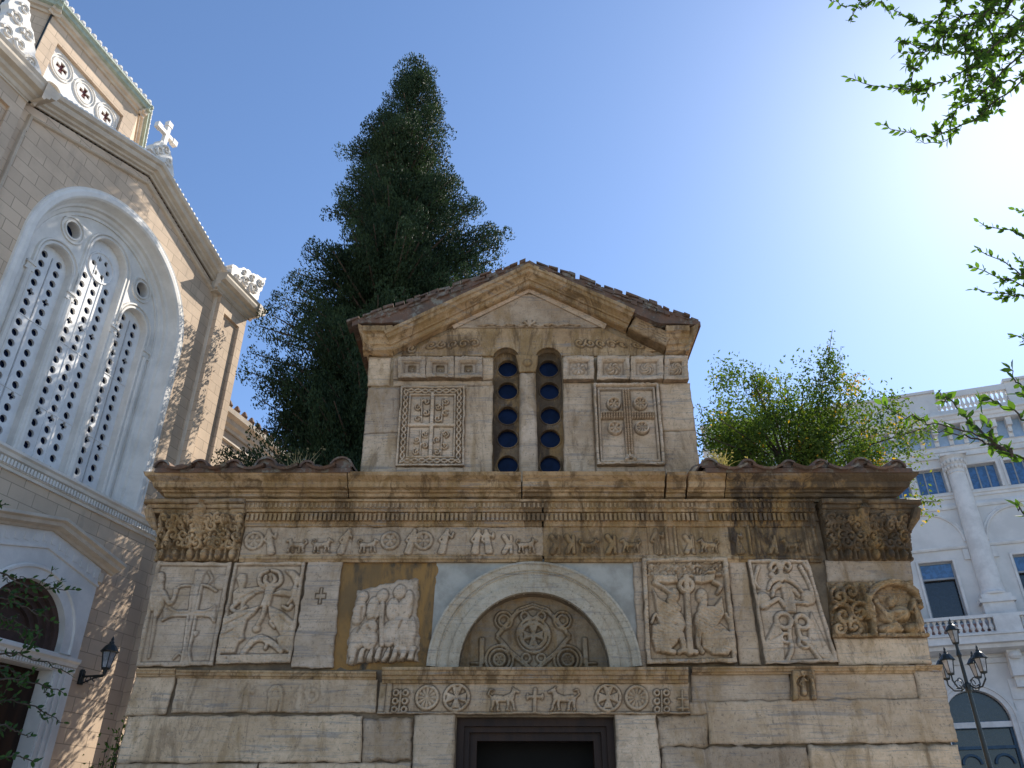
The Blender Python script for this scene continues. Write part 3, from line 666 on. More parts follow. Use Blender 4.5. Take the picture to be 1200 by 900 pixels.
carved([(362, 659), (400, 659), (388, 782), (342, 782)], .008, h_smallcross, 'marble_clean', 'plain upright slab with a small cut cross', .01, wob=.012)
carved([(753, 656), (850, 655), (862, 776), (758, 778)], .01, h_sphinx, 'marble', 'deeply cut slab with two facing winged beasts', .065)
carved([(877, 657), (945, 657), (981, 775), (898, 778)], .01, h_eagles, 'marble_clean', 'slab carved with curling scrolls and two birds', .042)
carved([(970, 683), (1068, 681), (1086, 746), (976, 747)], .0, h_corner, 'marble_stained', 'brown stained block with vine scrolls and an arched niche', .10)
# ochre render patch round the bird slab, grey render round the arch
w = MB(); slab(w, CH, Q(CH, -.015, (400, 655), (514, 655), (503, 784), (388, 784)), -.015, -.07, rough=.012, cell=.02, wob=.001, edge=.004); part(w, 'ochre_render', 'ochre', smooth=True)
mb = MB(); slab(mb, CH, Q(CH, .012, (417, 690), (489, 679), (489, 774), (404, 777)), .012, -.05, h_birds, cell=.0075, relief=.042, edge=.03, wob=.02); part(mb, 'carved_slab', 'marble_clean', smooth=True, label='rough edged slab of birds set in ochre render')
w = MB()
o4 = Q(CH, -.01, (512, 655), (742, 655), (752, 783), (503, 783))
hole = [(cxL - 1.0, o4[3][1] + .004)] + [(cxL + 1.0, o4[2][1] + .004)] + circ(cxL, zL, 1.0, 30, 0, PI, False)[1:-1]
plate(w, CH, [o4[3], o4[2], o4[1], o4[0]], [hole], -.012, -.06); part(w, 'grey_render', 'grey_plaster')
w = MB()
mpath = circ(cxL, zL, rI, 40, 0, PI, False)
moulding(w, CH, mpath, [(-.055, 0), (.035, 0), (.04, .10), (.022, .105), (.03, .19), (.045, .20), (.03, .215), (.045, .225), (.06, .27), (.075, .285), (.07, .305), (.02, .315), (-.03, .32)], side=-1, wob=.001)
part(w, 'arch_moulding', 'marble_grey')
# --- tympanum
def h_tymp(X, Y, W, H):
    cx = W / 2
    g = ring(X, Y, cx, .37, .125, .022); g = mx(g, ring(X, Y, cx, .37, .165, .014), pattee(X, Y, cx, .37, .105, .1, .48) * .9)
    for s_ in (1, -1):
        m = lambda p: [(cx + s_ * a, b) for a, b in p]
        for o_ in (-.014, .014):
            g = mx(g, stroke(X, Y, m([(.0, .02 + o_), (.22, .20 + o_), (.37, .36 + o_), (.28, .47 + o_), (.15, .62 + o_), (0, .67 + o_)]), .011))
        g = mx(g, stroke(X, Y, m([(.15, .37), (.11, .50), (.04, .56), (-.04, .52)]), .013))
        for R in (.135, .10, .055): g = mx(g, ring(X, Y, cx + s_ * .34, .135, R, .014))
        g = mx(g, rosette(X, Y, cx + s_ * .34, .135, .05, 6), ring(X, Y, cx + s_ * .075, .15, .04, .012), ring(X, Y, cx + s_ * .085, .56, .04, .012))
        for R in (.085, .05): g = mx(g, ring(X, Y, cx + s_ * .30, .52, R, .012))
        for r_ in (.0, .035, .07): g = mx(g, stroke(X, Y, m([(.53 - r_ * .4, .34), (.53 - r_ * .4, .03 + r_), (.62, .03 + r_)]), .010))
    return g
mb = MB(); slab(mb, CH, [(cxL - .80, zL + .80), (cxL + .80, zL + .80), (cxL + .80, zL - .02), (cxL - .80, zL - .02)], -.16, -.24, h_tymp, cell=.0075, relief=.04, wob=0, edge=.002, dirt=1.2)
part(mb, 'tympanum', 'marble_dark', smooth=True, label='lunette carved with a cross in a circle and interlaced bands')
# --- courses with mouldings under the slabs
PM = [(0, 0), (.012, 0), (.018, .02), (.035, .03), (.04, .055), (.05, .065), (.052, .085), (.0, .09)]
def coursemould(mb, p0, p1, off, h=.09, sc_=1., wob=.004):
    mb = MB()
    a = CH.px(*p0, off); b = CH.px(*p1, off)
    moulding(mb, CH, [a, b], [(o * sc_ + off, q * h / .09) for o, q in PM], steps=max(2, int((b[0] - a[0]) / .08)), wob=wob); part(mb, 'string_course', 'marble_stained')
def h_nichecourse(X, Y, W, H):
    st = sc(W, H, X, Y); g = np.ones_like(X) * .3
    g = mx(g, ring(X, Y, .50 * W, .55 * H, .055, .02), st([(.50, .1), (.50, .55)], .035) * .9, st([(.475, .0), (.475, .5)], .012), st([(.53, .0), (.53, .5)], .012))
    for i, x in enumerate((.20, .26, .36, .62, .66, .76)): g = mx(g, person(X, Y, x * W, .12 * H, .7 * H) * .7) if i in (2, 3) else mx(g, stroke(X, Y, [(x * W, .05 * H), (x * W, .9 * H)], .012) * .55)
    g = mx(g, ring(X, Y, .68 * W, .5 * H, .05, .02) * .7)
    return g
a = carved([(209, 794), (442, 797), (440, 834), (201, 834)], .0, h_nichecourse, 'marble', 'weathered block with a tiny arched niche', .022, .009, name='carved_block')
w = MB(); coursemould(w, (207, 795), (441, 797), .0, .075); coursemould(w, (160, 793), (206, 793), .015, .07); coursemould(w, (811, 791), (1072, 789), .01, .07); coursemould(w, (1072, 786), (1103, 786), .02, .05)
A([(160, 793), (205, 793), (193, 836), (147, 838)], .01)
A([(811, 790), (925, 789), (926, 820), (812, 822)], .0); A([(955, 789), (1071, 788), (1077, 818), (957, 820)], .0); A([(1073, 787), (1103, 787), (1111, 817), (1079, 819)], .02); A([(808, 824), (826, 823), (831, 836), (810, 837)], .01)
def h_niche(X, Y, W, H): return mx(1 - disc(X, Y, W / 2, .55 * H, .075) - (np.abs(X - W / 2) < .07) * (Y < .55 * H) * 1.0, 0 * X) + person(X, Y, W / 2, .06, .17) * .8
carved([(928, 787), (953, 787), (955, 819), (929, 820)], .03, h_niche, 'marble_stained', 'small niche block holding a worn figure', .05, .007, name='niche_block', thick=.13)
def h_lintel(X, Y, W, H):
    g = sstep((.018 - Y) / .006 + .5) * .7; c = H * .52
    fx = lambda px_: (px_ - 445) / (805 - 445) * W
    for px_ in (501, 744): g = mx(g, rosette(X, Y, fx(px_), c, .10, 12), ring(X, Y, fx(px_), c, .10, .014))
    for px_ in (535, 711): g = mx(g, ring(X, Y, fx(px_), c, .115, .014), pattee(X, Y, fx(px_), c, .10, .1, .5) * .9)
    for px_, s_ in ((590, -1), (659, 1)): g = mx(g, beast(X, Y, fx(px_), .03, .30, .21, -s_))
    x = fx(626); g = mx(g, stroke(X, Y, [(x, .02), (x, .22)], .017), stroke(X, Y, [(x - .07, .155), (x + .07, .155)], .015), stroke(X, Y, [(x - .07, .135), (x - .07, .175)], .01), stroke(X, Y, [(x + .07, .135), (x + .07, .175)], .01))
    for px_ in (470, 773):
        x = fx(px_)
        for y in (.04, .115, .19): g = mx(g, ring(X, Y, x - .045, y, .024, .010), ring(X, Y, x + .045, y, .024, .010))
        g = mx(g, stroke(X, Y, [(x, .02), (x, .21)], .010))
    x = fx(456); g = mx(g, (np.abs(X - x) < .025) * .6)
    x = fx(797); g = mx(g, stroke(X, Y, [(x, .03), (x, .21)], .009), stroke(X, Y, [(x - .045, .14), (x + .045, .14)], .008), stroke(X, Y, [(x - .05, .05), (x + .05, .05)], .008))
    return g
mb = MB(); slab(mb, CH, Q(CH, .02, (447, 801), (806, 801), (807, 836), (443, 836)), .02, -.1, h_lintel, cell=.007, relief=.034, edge=.008)
lin = part(mb, 'lintel', 'marble', smooth=True, label='door lintel carved with rosettes, ringed crosses and two lions')
w = MB(); a = CH.px(448, 801, .02); b = CH.px(806, 801, .02)
moulding(w, CH, [a, b], [(.02, 0), (.045, 0), (.05, .025), (.07, .03), (.075, .06), (.095, .068), (.10, .10), (.115, .11), (.115, .135), (0, .14)], steps=44, wob=.004)
w.build('lintel_moulding', 'marble_stained', lin)
# --- door frame
w = MB()
for k, (a, b, o) in enumerate(((0, .07, -.10), (.07, .12, -.14), (.12, .19, -.19))):
    fbox(w, CH, dx0 + a, dx0 + b, 0, dz - a, o, o - .12); fbox(w, CH, dx1 - b, dx1 - a, 0, dz - a, o, o - .12); fbox(w, CH, dx0 + b, dx1 - b, dz - b, dz - a, o, o - .12)
part(w, 'door_frame', 'wood')
# --- frieze, dentils
zf0 = CH.px(600, 650, .03)[1]; zf1 = CH.px(600, 618, .03)[1]
def h_frieze(X, Y, W, H):
    g = np.zeros_like(X); rs = random.Random(5); x = .12; 
    while x < W - .1:
        k = rs.choice('rpppbbvvt')
        if k == 'r': g = mx(g, ring(X, Y, x, H / 2, .085, .014), rosette(X, Y, x, H / 2, .075, 6)); x += .24
        elif k == 'p': g = mx(g, person(X, Y, x, .03, H * .82, rs.uniform(-.3, .3))); x += rs.uniform(.13, .2)
        elif k == 'b': g = mx(g, beast(X, Y, x + .06, .03, .22, .15, rs.choice((1, -1)))); x += .29
        elif k == 'v': g = mx(g, stroke(X, Y, [(x, .03), (x + .05, .12), (x, .2)], .022), stroke(X, Y, [(x + .06, .02), (x + .06, .2)], .014)); x += .16
        else: g = mx(g, stroke(X, Y, [(x - .03, .01), (x - .03, H)], .012), stroke(X, Y, [(x + .06, .01), (x + .06, H)], .012)); x += .16
    return g
joints = [283, 412, 546, 636, 760, 856, 960]
for i in range(len(joints) - 1):
    a, b = joints[i], joints[i + 1]
    full = W0 = None
    mb = MB(); xa, xb = CH.px(a + .5, 640, .03)[0], CH.px(b - .5, 640, .03)[0]
    seedx = i * 13 + 2
    def hf(X, Y, W, H, sx=seedx):
        g = np.zeros_like(X); rs = random.Random(sx); x = .1
        while x < W - .09:
            k = rs.choice('rppbbvvt')
            if k == 'r': g = mx(g, ring(X, Y, x + .03, H / 2, .085, .016), rosette(X, Y, x + .03, H / 2, .075, 6)); x += .26
            elif k == 'p': g = mx(g, person(X, Y, x, .03, H * .82, rs.uniform(-.3, .3))); x += rs.uniform(.14, .22)
            elif k == 'b':
                if x + .2 < W: g = mx(g, beast(X, Y, x + .08, .03, .22, .15, rs.choice((1, -1))))
                x += .31
            elif k == 'v': g = mx(g, stroke(X, Y, [(x, .03), (x + .05, .12), (x, .2)], .026), stroke(X, Y, [(x + .07, .02), (x + .07, .2)], .016)); x += .19
            else: g = mx(g, stroke(X, Y, [(x - .03, .01), (x - .03, H)], .014), stroke(X, Y, [(x + .06, .01), (x + .06, H)], .014)); x += .2
            x -= .035
        return mx(g * (.75 + .5 * vn(X * 9, Y * 9, sx)), np.clip(2 * np.abs(fbm(X * 20, Y * 20, sx, 2)), 0, 1) * .35)
    slab(mb, CH, [(xa, zf1), (xb, zf1), (xb, zf0), (xa, zf0)], .03, -.07, hf, cell=.008, relief=.034, edge=.010)
    part(mb, 'frieze_block', ('marble', 'marble', 'marble', 'marble_stained', 'marble_stained', 'marble_brown')[i], smooth=True)
w = MB(); xa, xb = CH.px(283, 640, .03)[0], CH.px(960, 640, .03)[0]
dm = MB()
for (x0, x1, mbb, wb) in ((xa, CH.px(635, 600, .05)[0] - .004, w, .004), (CH.px(637, 600, .05)[0], CH.px(858, 600, .05)[0], w, .006), (CH.px(858, 600, .05)[0] + .003, xb, dm, .012)):
    moulding(mbb, CH, [(x0, zf0 - .075), (x1, zf0 - .075)], [(-.02, 0), (.02, 0), (.03, .02), (.045, .03), (.045, .05), (.03, .06), (.03, .076)], steps=50, wob=wb * .5)
    H0 = zf1
    moulding(mbb, CH, [(x0, H0), (x1, H0)], [(.03, 0), (.05, .008), (.055, .03), (.06, .035), (.06, .05), (.065, .052), (.065, .145), (.10, .15), (.105, .175), (.12, .18), (.12, .245), (.15, .25), (.155, .27), (.05, .275)], steps=60, wob=wb)
x = xa + .02
while x < xb - .03:
    d_ = .028 + random.uniform(-.004, .002)
    if not (1.95 < x < 2.05) and random.random() > (.25 if x > 2.9 else .02):
        fbox(w if x < 2.1 else dm, CH, x, x + d_, zf1 + .055, zf1 + .055 + random.uniform(.075, .082), .06, .10)
        fbox(w if x < 2.1 else dm, CH, x + .006, x + d_, zf1 + .187, zf1 + .187 + .05, .118, .134)
    x += .048
part(w, 'dentil_moulding', 'marble_stained'); part(dm, 'dentil_moulding', 'marble_brown', label='darkly stained broken end of the dentil moulding')
# --- capitals at both corners
def cap_prof(t):                                   # outward flare of the bell
    return .02 + .10 * np.clip(t - .12, 0, 1) ** 1.6 + .13 * np.clip(t - .6, 0, 1)
def h_cap(seed):
    def f(X, Y, W, H):
        g = np.zeros_like(X); rs = random.Random(seed)
        n = max(2, int(W / .135))
        for i in range(n):
            x = (i + .5) * W / n
            g = mx(g, blob(X, Y, x, .06, .036, .058), stroke(X, Y, [(x + W / n / 2, .0), (x + W / n / 2, .11)], .012) * .5)
        g = g * (Y < .125)
        for row, (y0, R, sh) in enumerate(((.17, .055, 0), (.25, .06, .5), (.34, .055, .2), (.41, .05, .6))):
            m = max(3, int(W / .105))
            for i in range(m):
                x = (i + sh + rs.uniform(-.2, .2)) * W / m
                g = mx(g, stroke(X, Y, spiral(x, y0, R, 1.2, rs.uniform(0, 6.3), rs.choice((1, -1))), .017) * rs.uniform(.6, 1), blob(X, Y, x + .04, y0 - .03, .02, .045, rs.uniform(-.8, .8)) * .8)
        g = mx(g, (np.abs(Y - .125) < .01) * .35, np.clip(2.2 * np.abs(fbm(X * 24, Y * 24, seed, 2)), 0, 1) * .45 * (Y > .14))
        g = mx(g, stroke(X, Y, [(W / 2, H * .55), (W / 2 - .02, H)], [.04, .06]))
        return g * 1.15
    return f
for nm, px0, px1, lab in (('L', 183, 280, 'corner capital with acanthus scrolls over a row of eggs'), ('R', 970, 1066, 'brown stained corner capital with egg row')):
    xa_, xb_ = CH.px(px0, 655, 0)[0], CH.px(px1, 655, 0)[0]
    z0, z1 = 4.115, 4.60
    mt = 'marble_stained' if nm == 'L' else 'marble_brown'
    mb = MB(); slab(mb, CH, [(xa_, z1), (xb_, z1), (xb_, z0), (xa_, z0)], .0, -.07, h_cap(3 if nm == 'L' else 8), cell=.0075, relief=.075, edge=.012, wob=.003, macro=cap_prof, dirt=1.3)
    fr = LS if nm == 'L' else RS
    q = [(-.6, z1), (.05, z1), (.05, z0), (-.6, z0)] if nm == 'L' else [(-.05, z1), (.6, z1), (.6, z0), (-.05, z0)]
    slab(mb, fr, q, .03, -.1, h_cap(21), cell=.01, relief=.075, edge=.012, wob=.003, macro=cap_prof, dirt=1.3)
    cp = part(mb, 'capital', mt, smooth=True, label=lab)
    ab = MB()
    for k, (o, a, b) in enumerate(((.15, z1 - .01, z1 + .03), (.18, z1 + .033, z1 + .075), (.215, z1 + .078, z1 + .115))):
        e = o - .04
        lo, hi = (xa_ - e, xb_ + .01) if nm == 'L' else (xa_ - .01, xb_ + e)
        slab(ab, CH, [(lo, b), (hi, b), (hi, a), (lo, a)], o, -.3, cell=.02, edge=.012, wob=.006)
        if nm == 'L': fbox(ab, CH, lo + .008, hi - .01, a + .006, b - .006, o - .01, -.55)
        else: fbox(ab, CH, lo + .01, hi - .008, a + .006, b - .006, o - .01, -.55)
    # projecting horn at the outer corner and boss in the middle
    cx_ = xa_ - .1 if nm == 'L' else xb_ + .1
    tube(ab, [(cx_ + (.06 if nm == 'L' else -.06), 7.93, z1 - .17), (cx_, 7.86, z1 - .06), (cx_ + (-.03 if nm == 'L' else .03), 7.82, z1 + .03)], [.03, .05, .04], 8)
    tube(ab, [((xa_ + xb_) / 2, 7.9, z1 - .06), ((xa_ + xb_) / 2, 7.80, z1 + .04), ((xa_ + xb_) / 2 + .01, 7.79, z1 + .10)], [.04, .055, .04], 8)
    ab.build('abacus', mt, cp, smooth=False)
# --- main cornice in separate lengths
CP = [(.0, 0), (.045, 0), (.05, .03), (.09, .045), (.10, .075), (.13, .085), (.135, .10), (.185, .115), (.20, .15), (.20, .17), (.235, .19), (.27, .215), (.285, .25), (.10, .262), (-.12, .275)]
zc = 4.745
def cor(x0, x1, mat, l=.004, label=None, e=0):
    mb = MB(); moulding(mb, CH, [(x0 + .003, zc + l), (x1 - .003, zc + l)], CP, steps=max(2, int((x1 - x0) / .09)), wob=.005)
    part(mb, 'cornice_block', mat, label=label)
def pxx(x): return CH.px(x, 565, .2)[0]
LE, RE = -3.74, 4.16
cor(pxx(408), pxx(611), 'marble_stained', .0); cor(pxx(612), pxx(779), 'marble_stained', .003); cor(pxx(781), pxx(804), 'marble_stained', -.004); cor(pxx(806), pxx(850), 'marble_stained', .002)
# ends mitre round the corners
mb = MB()
def corner_cornice(mb, sgn, x_in, corner):
    prof = CP; mats = []
    n = 24; rows = []
    pts = [(x_in, 0)]
    P = []
    for i in range(n + 1): P.append(('f', x_in + (corner - x_in) * i / n))
    vs = []; L = len(prof)
    for k_, x in P:
        w_ = random.uniform(-.005, .005)
        for o, q in prof: 
            xx = corner + sgn * o if x == P[-1][1] else x
            vs.append((xx, 8 - o - w_, zc + q + w_ * .3))
    for y in np.linspace(8.3, 11.0, 12):
        w_ = random.uniform(-.005, .005)
        for o, q in prof: vs.append((corner + sgn * (o + w_), y, zc + q))
    m = len(vs) // L
    for j in range(L - 1):
        vv = []; 
        for i in range(m): vv += [vs[i * L + j], vs[i * L + j + 1]]
        mb.add(vv, [(2 * i, 2 * i + 2, 2 * i + 3, 2 * i + 1) for i in range(m - 1)], .5)
    mb.add(vs[:L], [tuple(range(L))])
corner_cornice(mb, -1, pxx(407), -3.64); part(mb, 'cornice_block', 'marble_stained')
mb = MB(); corner_cornice(mb, 1, pxx(851), 4.05); part(mb, 'cornice_block', 'marble_brown', label='dark brown stained corner length of cornice')
# filler under the cornice
w = MB(); fbox(w, CH, XL + .05, XR - .05, 4.55, 5.0, .0, -.5); fbox(w, CH, XL + .05, XR - .05, 4.5, 4.98, -.5, -11.4)
part(w, 'bedding', 'mortar')

# --- low tiled roofs either side
def tiled(x0, x1, y0, y1, za, zb, step, name, seed, rr=.10):
    rs = random.Random(seed); r = MB(); n = 8
    r.add([(x0, y0, za), (x1, y0, za), (x1, y1, zb), (x0, y1, zb), (x0, y0, za - .05), (x1, y0, za - .05), (x1, y1, zb - .05), (x0, y1, zb - .05)], BF)
    ro = part(r, name, 'tile')
    sl = (zb - za) / (y1 - y0); t = MB(); x = x0 + .07
    while x < x1 - .03:
        k = 0; y = y0 - rs.uniform(.0, .05)
        while y < y1 - .1:
            L = .42; R = rr * rs.uniform(.75, 1.18); xx = x + rs.uniform(-.03, .03); R2 = R * .82; vs = []
            for (yy, rad, dz) in ((y, R, .02), (min(y + L + .05, y1), R2, .0)):
                zz = za + (yy - y0) * sl + dz + rs.uniform(0, .008)
                for i in range(n + 1):
                    a = PI * i / n; vs.append((xx + rad * math.cos(a), yy, zz + rad * math.sin(a) * .95 - .01))
                for i in range(n + 1):
                    a = PI * i / n; vs.append((xx + (rad - .022) * math.cos(a), yy, zz + (rad - .022) * math.sin(a) * .95 - .01))
            m = n + 1
            fs = [(i, i + 1, 2 * m + i + 1, 2 * m + i) for i in range(n)] + [(m + i, m + i + 1, 3 * m + i + 1, 3 * m + i) for i in range(n)] + [(i, i + 1, m + i + 1, m + i) for i in range(n)]
            t.add(vs, fs, rs.random())
            if k == 0: t.add([(xx + (R - .02) * math.cos(PI * i / n), y + .04, za + .01 + (R - .02) * math.sin(PI * i / n)) for i in range(m)], [tuple(range(m))])
            y += L; k += 1
        # pan tile: shallow trough with raised rim between covers
        vs = []
        for yy in (y0 - .07 - rs.uniform(0, .04), y0 + .35):
            for i in range(7):
                u = i / 6; vs.append((x + step * (.1 + .8 * u), yy, za + (yy - y0) * sl + .045 - .05 * math.sin(PI * u)))
        for yy in (y0 - .07, y0 + .35):
            for i in range(7):
                u = i / 6; vs.append((x + step * (.1 + .8 * u), yy, za + (yy - y0) * sl + .02 - .05 * math.sin(PI * u)))
        if x + step < x1 + .1: t.add(vs, [(i, i + 1, i + 8, i + 7) for i in range(6)] + [(14 + i, 15 + i, 22 + i, 21 + i) for i in range(6)] + [(i, i + 1, i + 15, i + 14) for i in range(6)], rs.random())
        x += step * rs.uniform(.94, 1.06)
    t.build('cover_tiles', 'tile', ro)
    return ro
tiled(-3.80, -1.72, 7.70, 11.0, 5.03, 5.75, .375, 'roof', 4, .115)
tiled(2.06, 4.26, 7.70, 11.0, 5.03, 5.75, .40, 'roof', 9, .115)
w = MB(); fbox(w, CH, XL + .02, XR - .02, 4.9, 5.7, -3.0, -11.4); part(w, 'rear_roof_block', 'marble')

# --- raised gable block
def up(px, py): return CH.px(px, py, UO)
xw0, xw1 = up(424, 556)[0], up(818, 556)[0]
ap = up(620, 330); el = up(455, 415); er = up(782, 413)
UX0, UX1 = -1.70, 2.09
w = MB()
zs_ = up(600, 420)[1]; r1 = .160
wc1, wc2 = up(593, 440)[0], up(643.5, 440)[0]; zb = 5.02
holes = [[(wc1 - r1, zb), (wc1 + r1, zb)] + circ(wc1, zs_, r1, 12, 0, PI, False), [(wc2 - r1, zb), (wc2 + r1, zb)] + circ(wc2, zs_, r1, 12, 0, PI, False)]
outl = [(UX0 + .02, 4.95), (UX1 - .02, 4.95), (UX1 - .02, er[1] + .05), (ap[0], ap[1] + .12), (UX0 + .02, el[1] + .05)]
plate(w, CH, outl, holes, UO - .02, UO - .45)
fbox(w, CH, UX0 + .02, UX0 + .4, 4.95, 6.75, UO - .45, -11); fbox(w, CH, UX1 - .4, UX1 - .02, 4.95, 6.75, UO - .45, -11)
part(w, 'gable_wall', 'marble_dark')
w = MB(); fbox(w, CH, UX0 + .4, UX1 - .4, 5.0, 6.7, UO - 1.6, UO - 1.7); part(w, 'interior', 'void')  # near-black sheet painted as the dark behind the twin window
# spandrel stone with the two arch heads
w = MB()
tl, tr = up(470, 414), up(770, 412); t1, t2 = up(536, 385), up(706, 385)
yb_ = up(600, 417)[1]
ol = [(tl[0], yb_), (wc1 - r1, yb_)] + circ(wc1, zs_, r1, 12, PI, 0, False) + [(wc1 + r1, yb_), (wc2 - r1, yb_)] + circ(wc2, zs_, r1, 12, PI, 0, False) + [(wc2 + r1, yb_), (tr[0], yb_), t2, t1]
plate(w, CH, ol, [], UO + .004, UO - .05); part(w, 'arch_head_slab', 'marble_stained')
def h_vine(X, Y, W, H):
    Wb = 2 * W - .08; X = (X / W - .5) * (Wb + (.08 - Wb) * Y / H); g = np.zeros_like(X)
    for s_ in (1, -1):
        xs = np.linspace(.06, .62, 60); g = mx(g, stroke(X, Y, [(s_ * x, .075 + .045 * math.cos(x * 26) * (1 - x / .75)) for x in xs], .013))
        for k in range(5):
            x = .12 + k * .115; R = .045 - .006 * k; g = mx(g, stroke(X, Y, spiral(s_ * x, .075 + (.012 if k % 2 else -.012), R, 1.2, k * 3, 1 if k % 2 else -1), .011), blob(X, Y, s_ * (x + .05), .075 + .04 * (1 if k % 2 else -1) * (1 - k / 6), .018, .012))
    return mx(g, stroke(X, Y, [(0, .02), (0, .22)], [.016, .035]), stroke(X, Y, [(0, .05), (-.06, .16)], [.01, .022]), stroke(X, Y, [(0, .05), (.06, .16)], [.01, .022]), (Y < .018) * .5)
w = MB(); pa = up(620, 346); b0, b1 = up(535, 384), up(706, 384)
slab(w, CH, [(pa[0] - .04, pa[1]), (pa[0] + .04, pa[1]), b1, b0], UO + .0, UO - .05, h_vine, cell=.0055, relief=.035, edge=.008)
part(w, 'pediment_relief', 'marble', smooth=True, label='triangular slab carved with a vine scroll')
w = MB(); moulding(w, CH, [up(532, 386), up(620, 343), up(708, 386)], [(UO, 0), (UO + .02, 0), (UO + .03, .035), (UO + .045, .045), (UO + .045, .06), (UO, .065)], side=1, steps=14, wob=.003)
part(w, 'inner_pediment_moulding', 'marble_clean')
# side scroll fragments in the spandrels of the gable
def h_scroll(X, Y, W, H):
    g = np.zeros_like(X); k = 0; x = .1
    while x < W - .05: g = mx(g, stroke(X, Y, spiral(x, H * .45, .06, 1.3, k * 2.2, 1 if k % 2 else -1), .013)); x += .13; k += 1
    return g
for ps in ([(500, 400), (536, 386), (575, 386), (575, 413)][::1],):
    pass
def frag(p, lab, mat='marble_stained'):
    mb = MB(); slab(mb, CH, Q(CH, UO + .006, *p), UO + .006, UO - .04, h_scroll, cell=.009, relief=.022, edge=.012); part(mb, 'scroll_fragment', mat, smooth=True)
frag([(505, 395), (570, 388), (573, 413), (490, 414)], ''); frag([(668, 388), (725, 394), (742, 413), (672, 413)], ''); frag([(476, 405), (487, 400), (487, 414), (472, 415)], ''); frag([(729, 395), (740, 399), (770, 411), (744, 413)], '')
# carved panel with crosses, left
def h_panelL(X, Y, W, H):
    g = frame_(X, Y, W, H, .022, 0); d = np.minimum(np.minimum(X, W - X), np.minimum(Y, H - Y))
    ph = (X + Y) * 34
    for s_ in (0, PI): g = mx(g, rnd(np.clip(1 - np.abs(d - .065 - .022 * np.sin((np.where(d == np.minimum(X, W - X), Y, X)) * 38 + s_)) / .010, 0, 1)) * (d < .105) * .9)
    g = mx(g, rnd(np.clip(1 - np.abs(d - .115) / .010, 0, 1)) * .8)
    cx, cy = W / 2, H / 2
    g = mx(g, stroke(X, Y, [(cx, .11), (cx, H - .11)], .022), stroke(X, Y, [(.12, cy), (W - .12, cy)], .020))
    for sx in (1, -1):
        for sy, k in ((1, 0), (-1, 1)):
            x, y = cx + sx * .115, cy + sy * .21
            g = mx(g, stroke(X, Y, [(x, y - .17), (x + sx * .01, y + .14)], [.006, .008]), *[stroke(X, Y, spiral(x + (.045 if q_ % 2 else -.045), y - .13 + q_ * .075, .042, 1.3, k * 2 + q_, sx if q_ % 2 else -sx), .007) for q_ in range(4)], *[blob(X, Y, x + (.03 if q_ % 2 else -.03), y - .10 + q_ * .07, .018, .012) for q_ in range(4)])
    return g
mb = MB(); slab(mb, CH, Q(CH, UO + .012, (471, 454), (544, 454), (543, 546), (465, 546)), UO + .012, UO - .05, h_panelL, cell=.006, relief=.036, edge=.006, dirt=1.1); part(mb, 'carved_panel', 'marble_clean', smooth=True, label='panel with an interlace border around a quartered cross')
for q_ in (((466, 548), (543, 548), (543, 568), (463, 568)), ((700, 547), (779, 547), (780, 568), (699, 568))): w = MB(); slab(w, CH, Q(CH, UO + .02, *q_), UO + .02, UO - .05); part(w, 'panel_base', 'marble', smooth=True)
def h_panelR(X, Y, W, H):
    g = frame_(X, Y, W, H, .03, 0) * .9; g = mx(g, rnd(np.clip(1 - np.abs(np.minimum(np.minimum(X, W - X), np.minimum(Y, H - Y)) - .055) / .014, 0, 1)) * .5)
    cx, cy = W * .5, H * .60
    m1 = (np.abs(X - cx) < .045) * (Y > .10) * (Y < H - .07); m2 = (np.abs(Y - cy) < .038) * (np.abs(X - cx) < W / 2 - .07)
    wv = .55 + .45 * np.sign(np.sin((X + Y) * 105) * np.sin((X - Y) * 105)) * np.abs(np.sin((X + Y) * 105) * np.sin((X - Y) * 105)) ** .4
    g = mx(g, np.maximum(m1, m2) * wv)
    for sx in (1, -1):
        for sy, y in ((1, cy + .155), (-1, cy - .16)):
            g = mx(g, rosette(X, Y, cx + sx * .155, y, .072, 8 if sx > 0 else 6), ring(X, Y, cx + sx * .155, y, .07, .010))
    g = mx(g, stroke(X, Y, [(cx, .12), (cx - .05, .07)], .02), stroke(X, Y, [(cx, .12), (cx + .05, .07)], .02))
    return g
mb = MB(); slab(mb, CH, Q(CH, UO + .016, (696, 453), (770, 452), (778, 545), (700, 546)), UO + .016, UO - .05, h_panelR, cell=.0065, relief=.075, edge=.006, dirt=1.1); part(mb, 'carved_panel', 'marble_clean', smooth=True, label='panel with a woven cross and four rosettes')
def h_coffer(kind, sw):
    def f(X, Y, W, H):
        d = np.minimum(np.minimum(X, W - X), np.minimum(Y, H - Y)); g = 1 - sstep((d - .05) / .008) * .35 - sstep((d - .068) / .008) * .6
        cx, cy = W / 2, H / 2
        if kind == 'hole': return g - .9 * (np.maximum(np.abs(X - cx), np.abs(Y - cy)) < .045) + .6 * blob(X, Y, cx, cy - .01, .03, .03)
        return mx(g, rosette(X, Y, cx, cy, .088, sw[0], sw[1]) * 1.0)
    return f
for x in (483, 516, 549):
    mb = MB(); slab(mb, CH, Q(CH, UO + .012, (x - 15.5, 421), (x + 15.5, 421), (x + 15.5, 444), (x - 15.8, 444)), UO + .012, UO - .07, h_coffer('hole', None), cell=.007, relief=.06, edge=.006, tint=.4); part(mb, 'coffer', 'marble_clean', smooth=True, label='square coffer with a small deep hole')
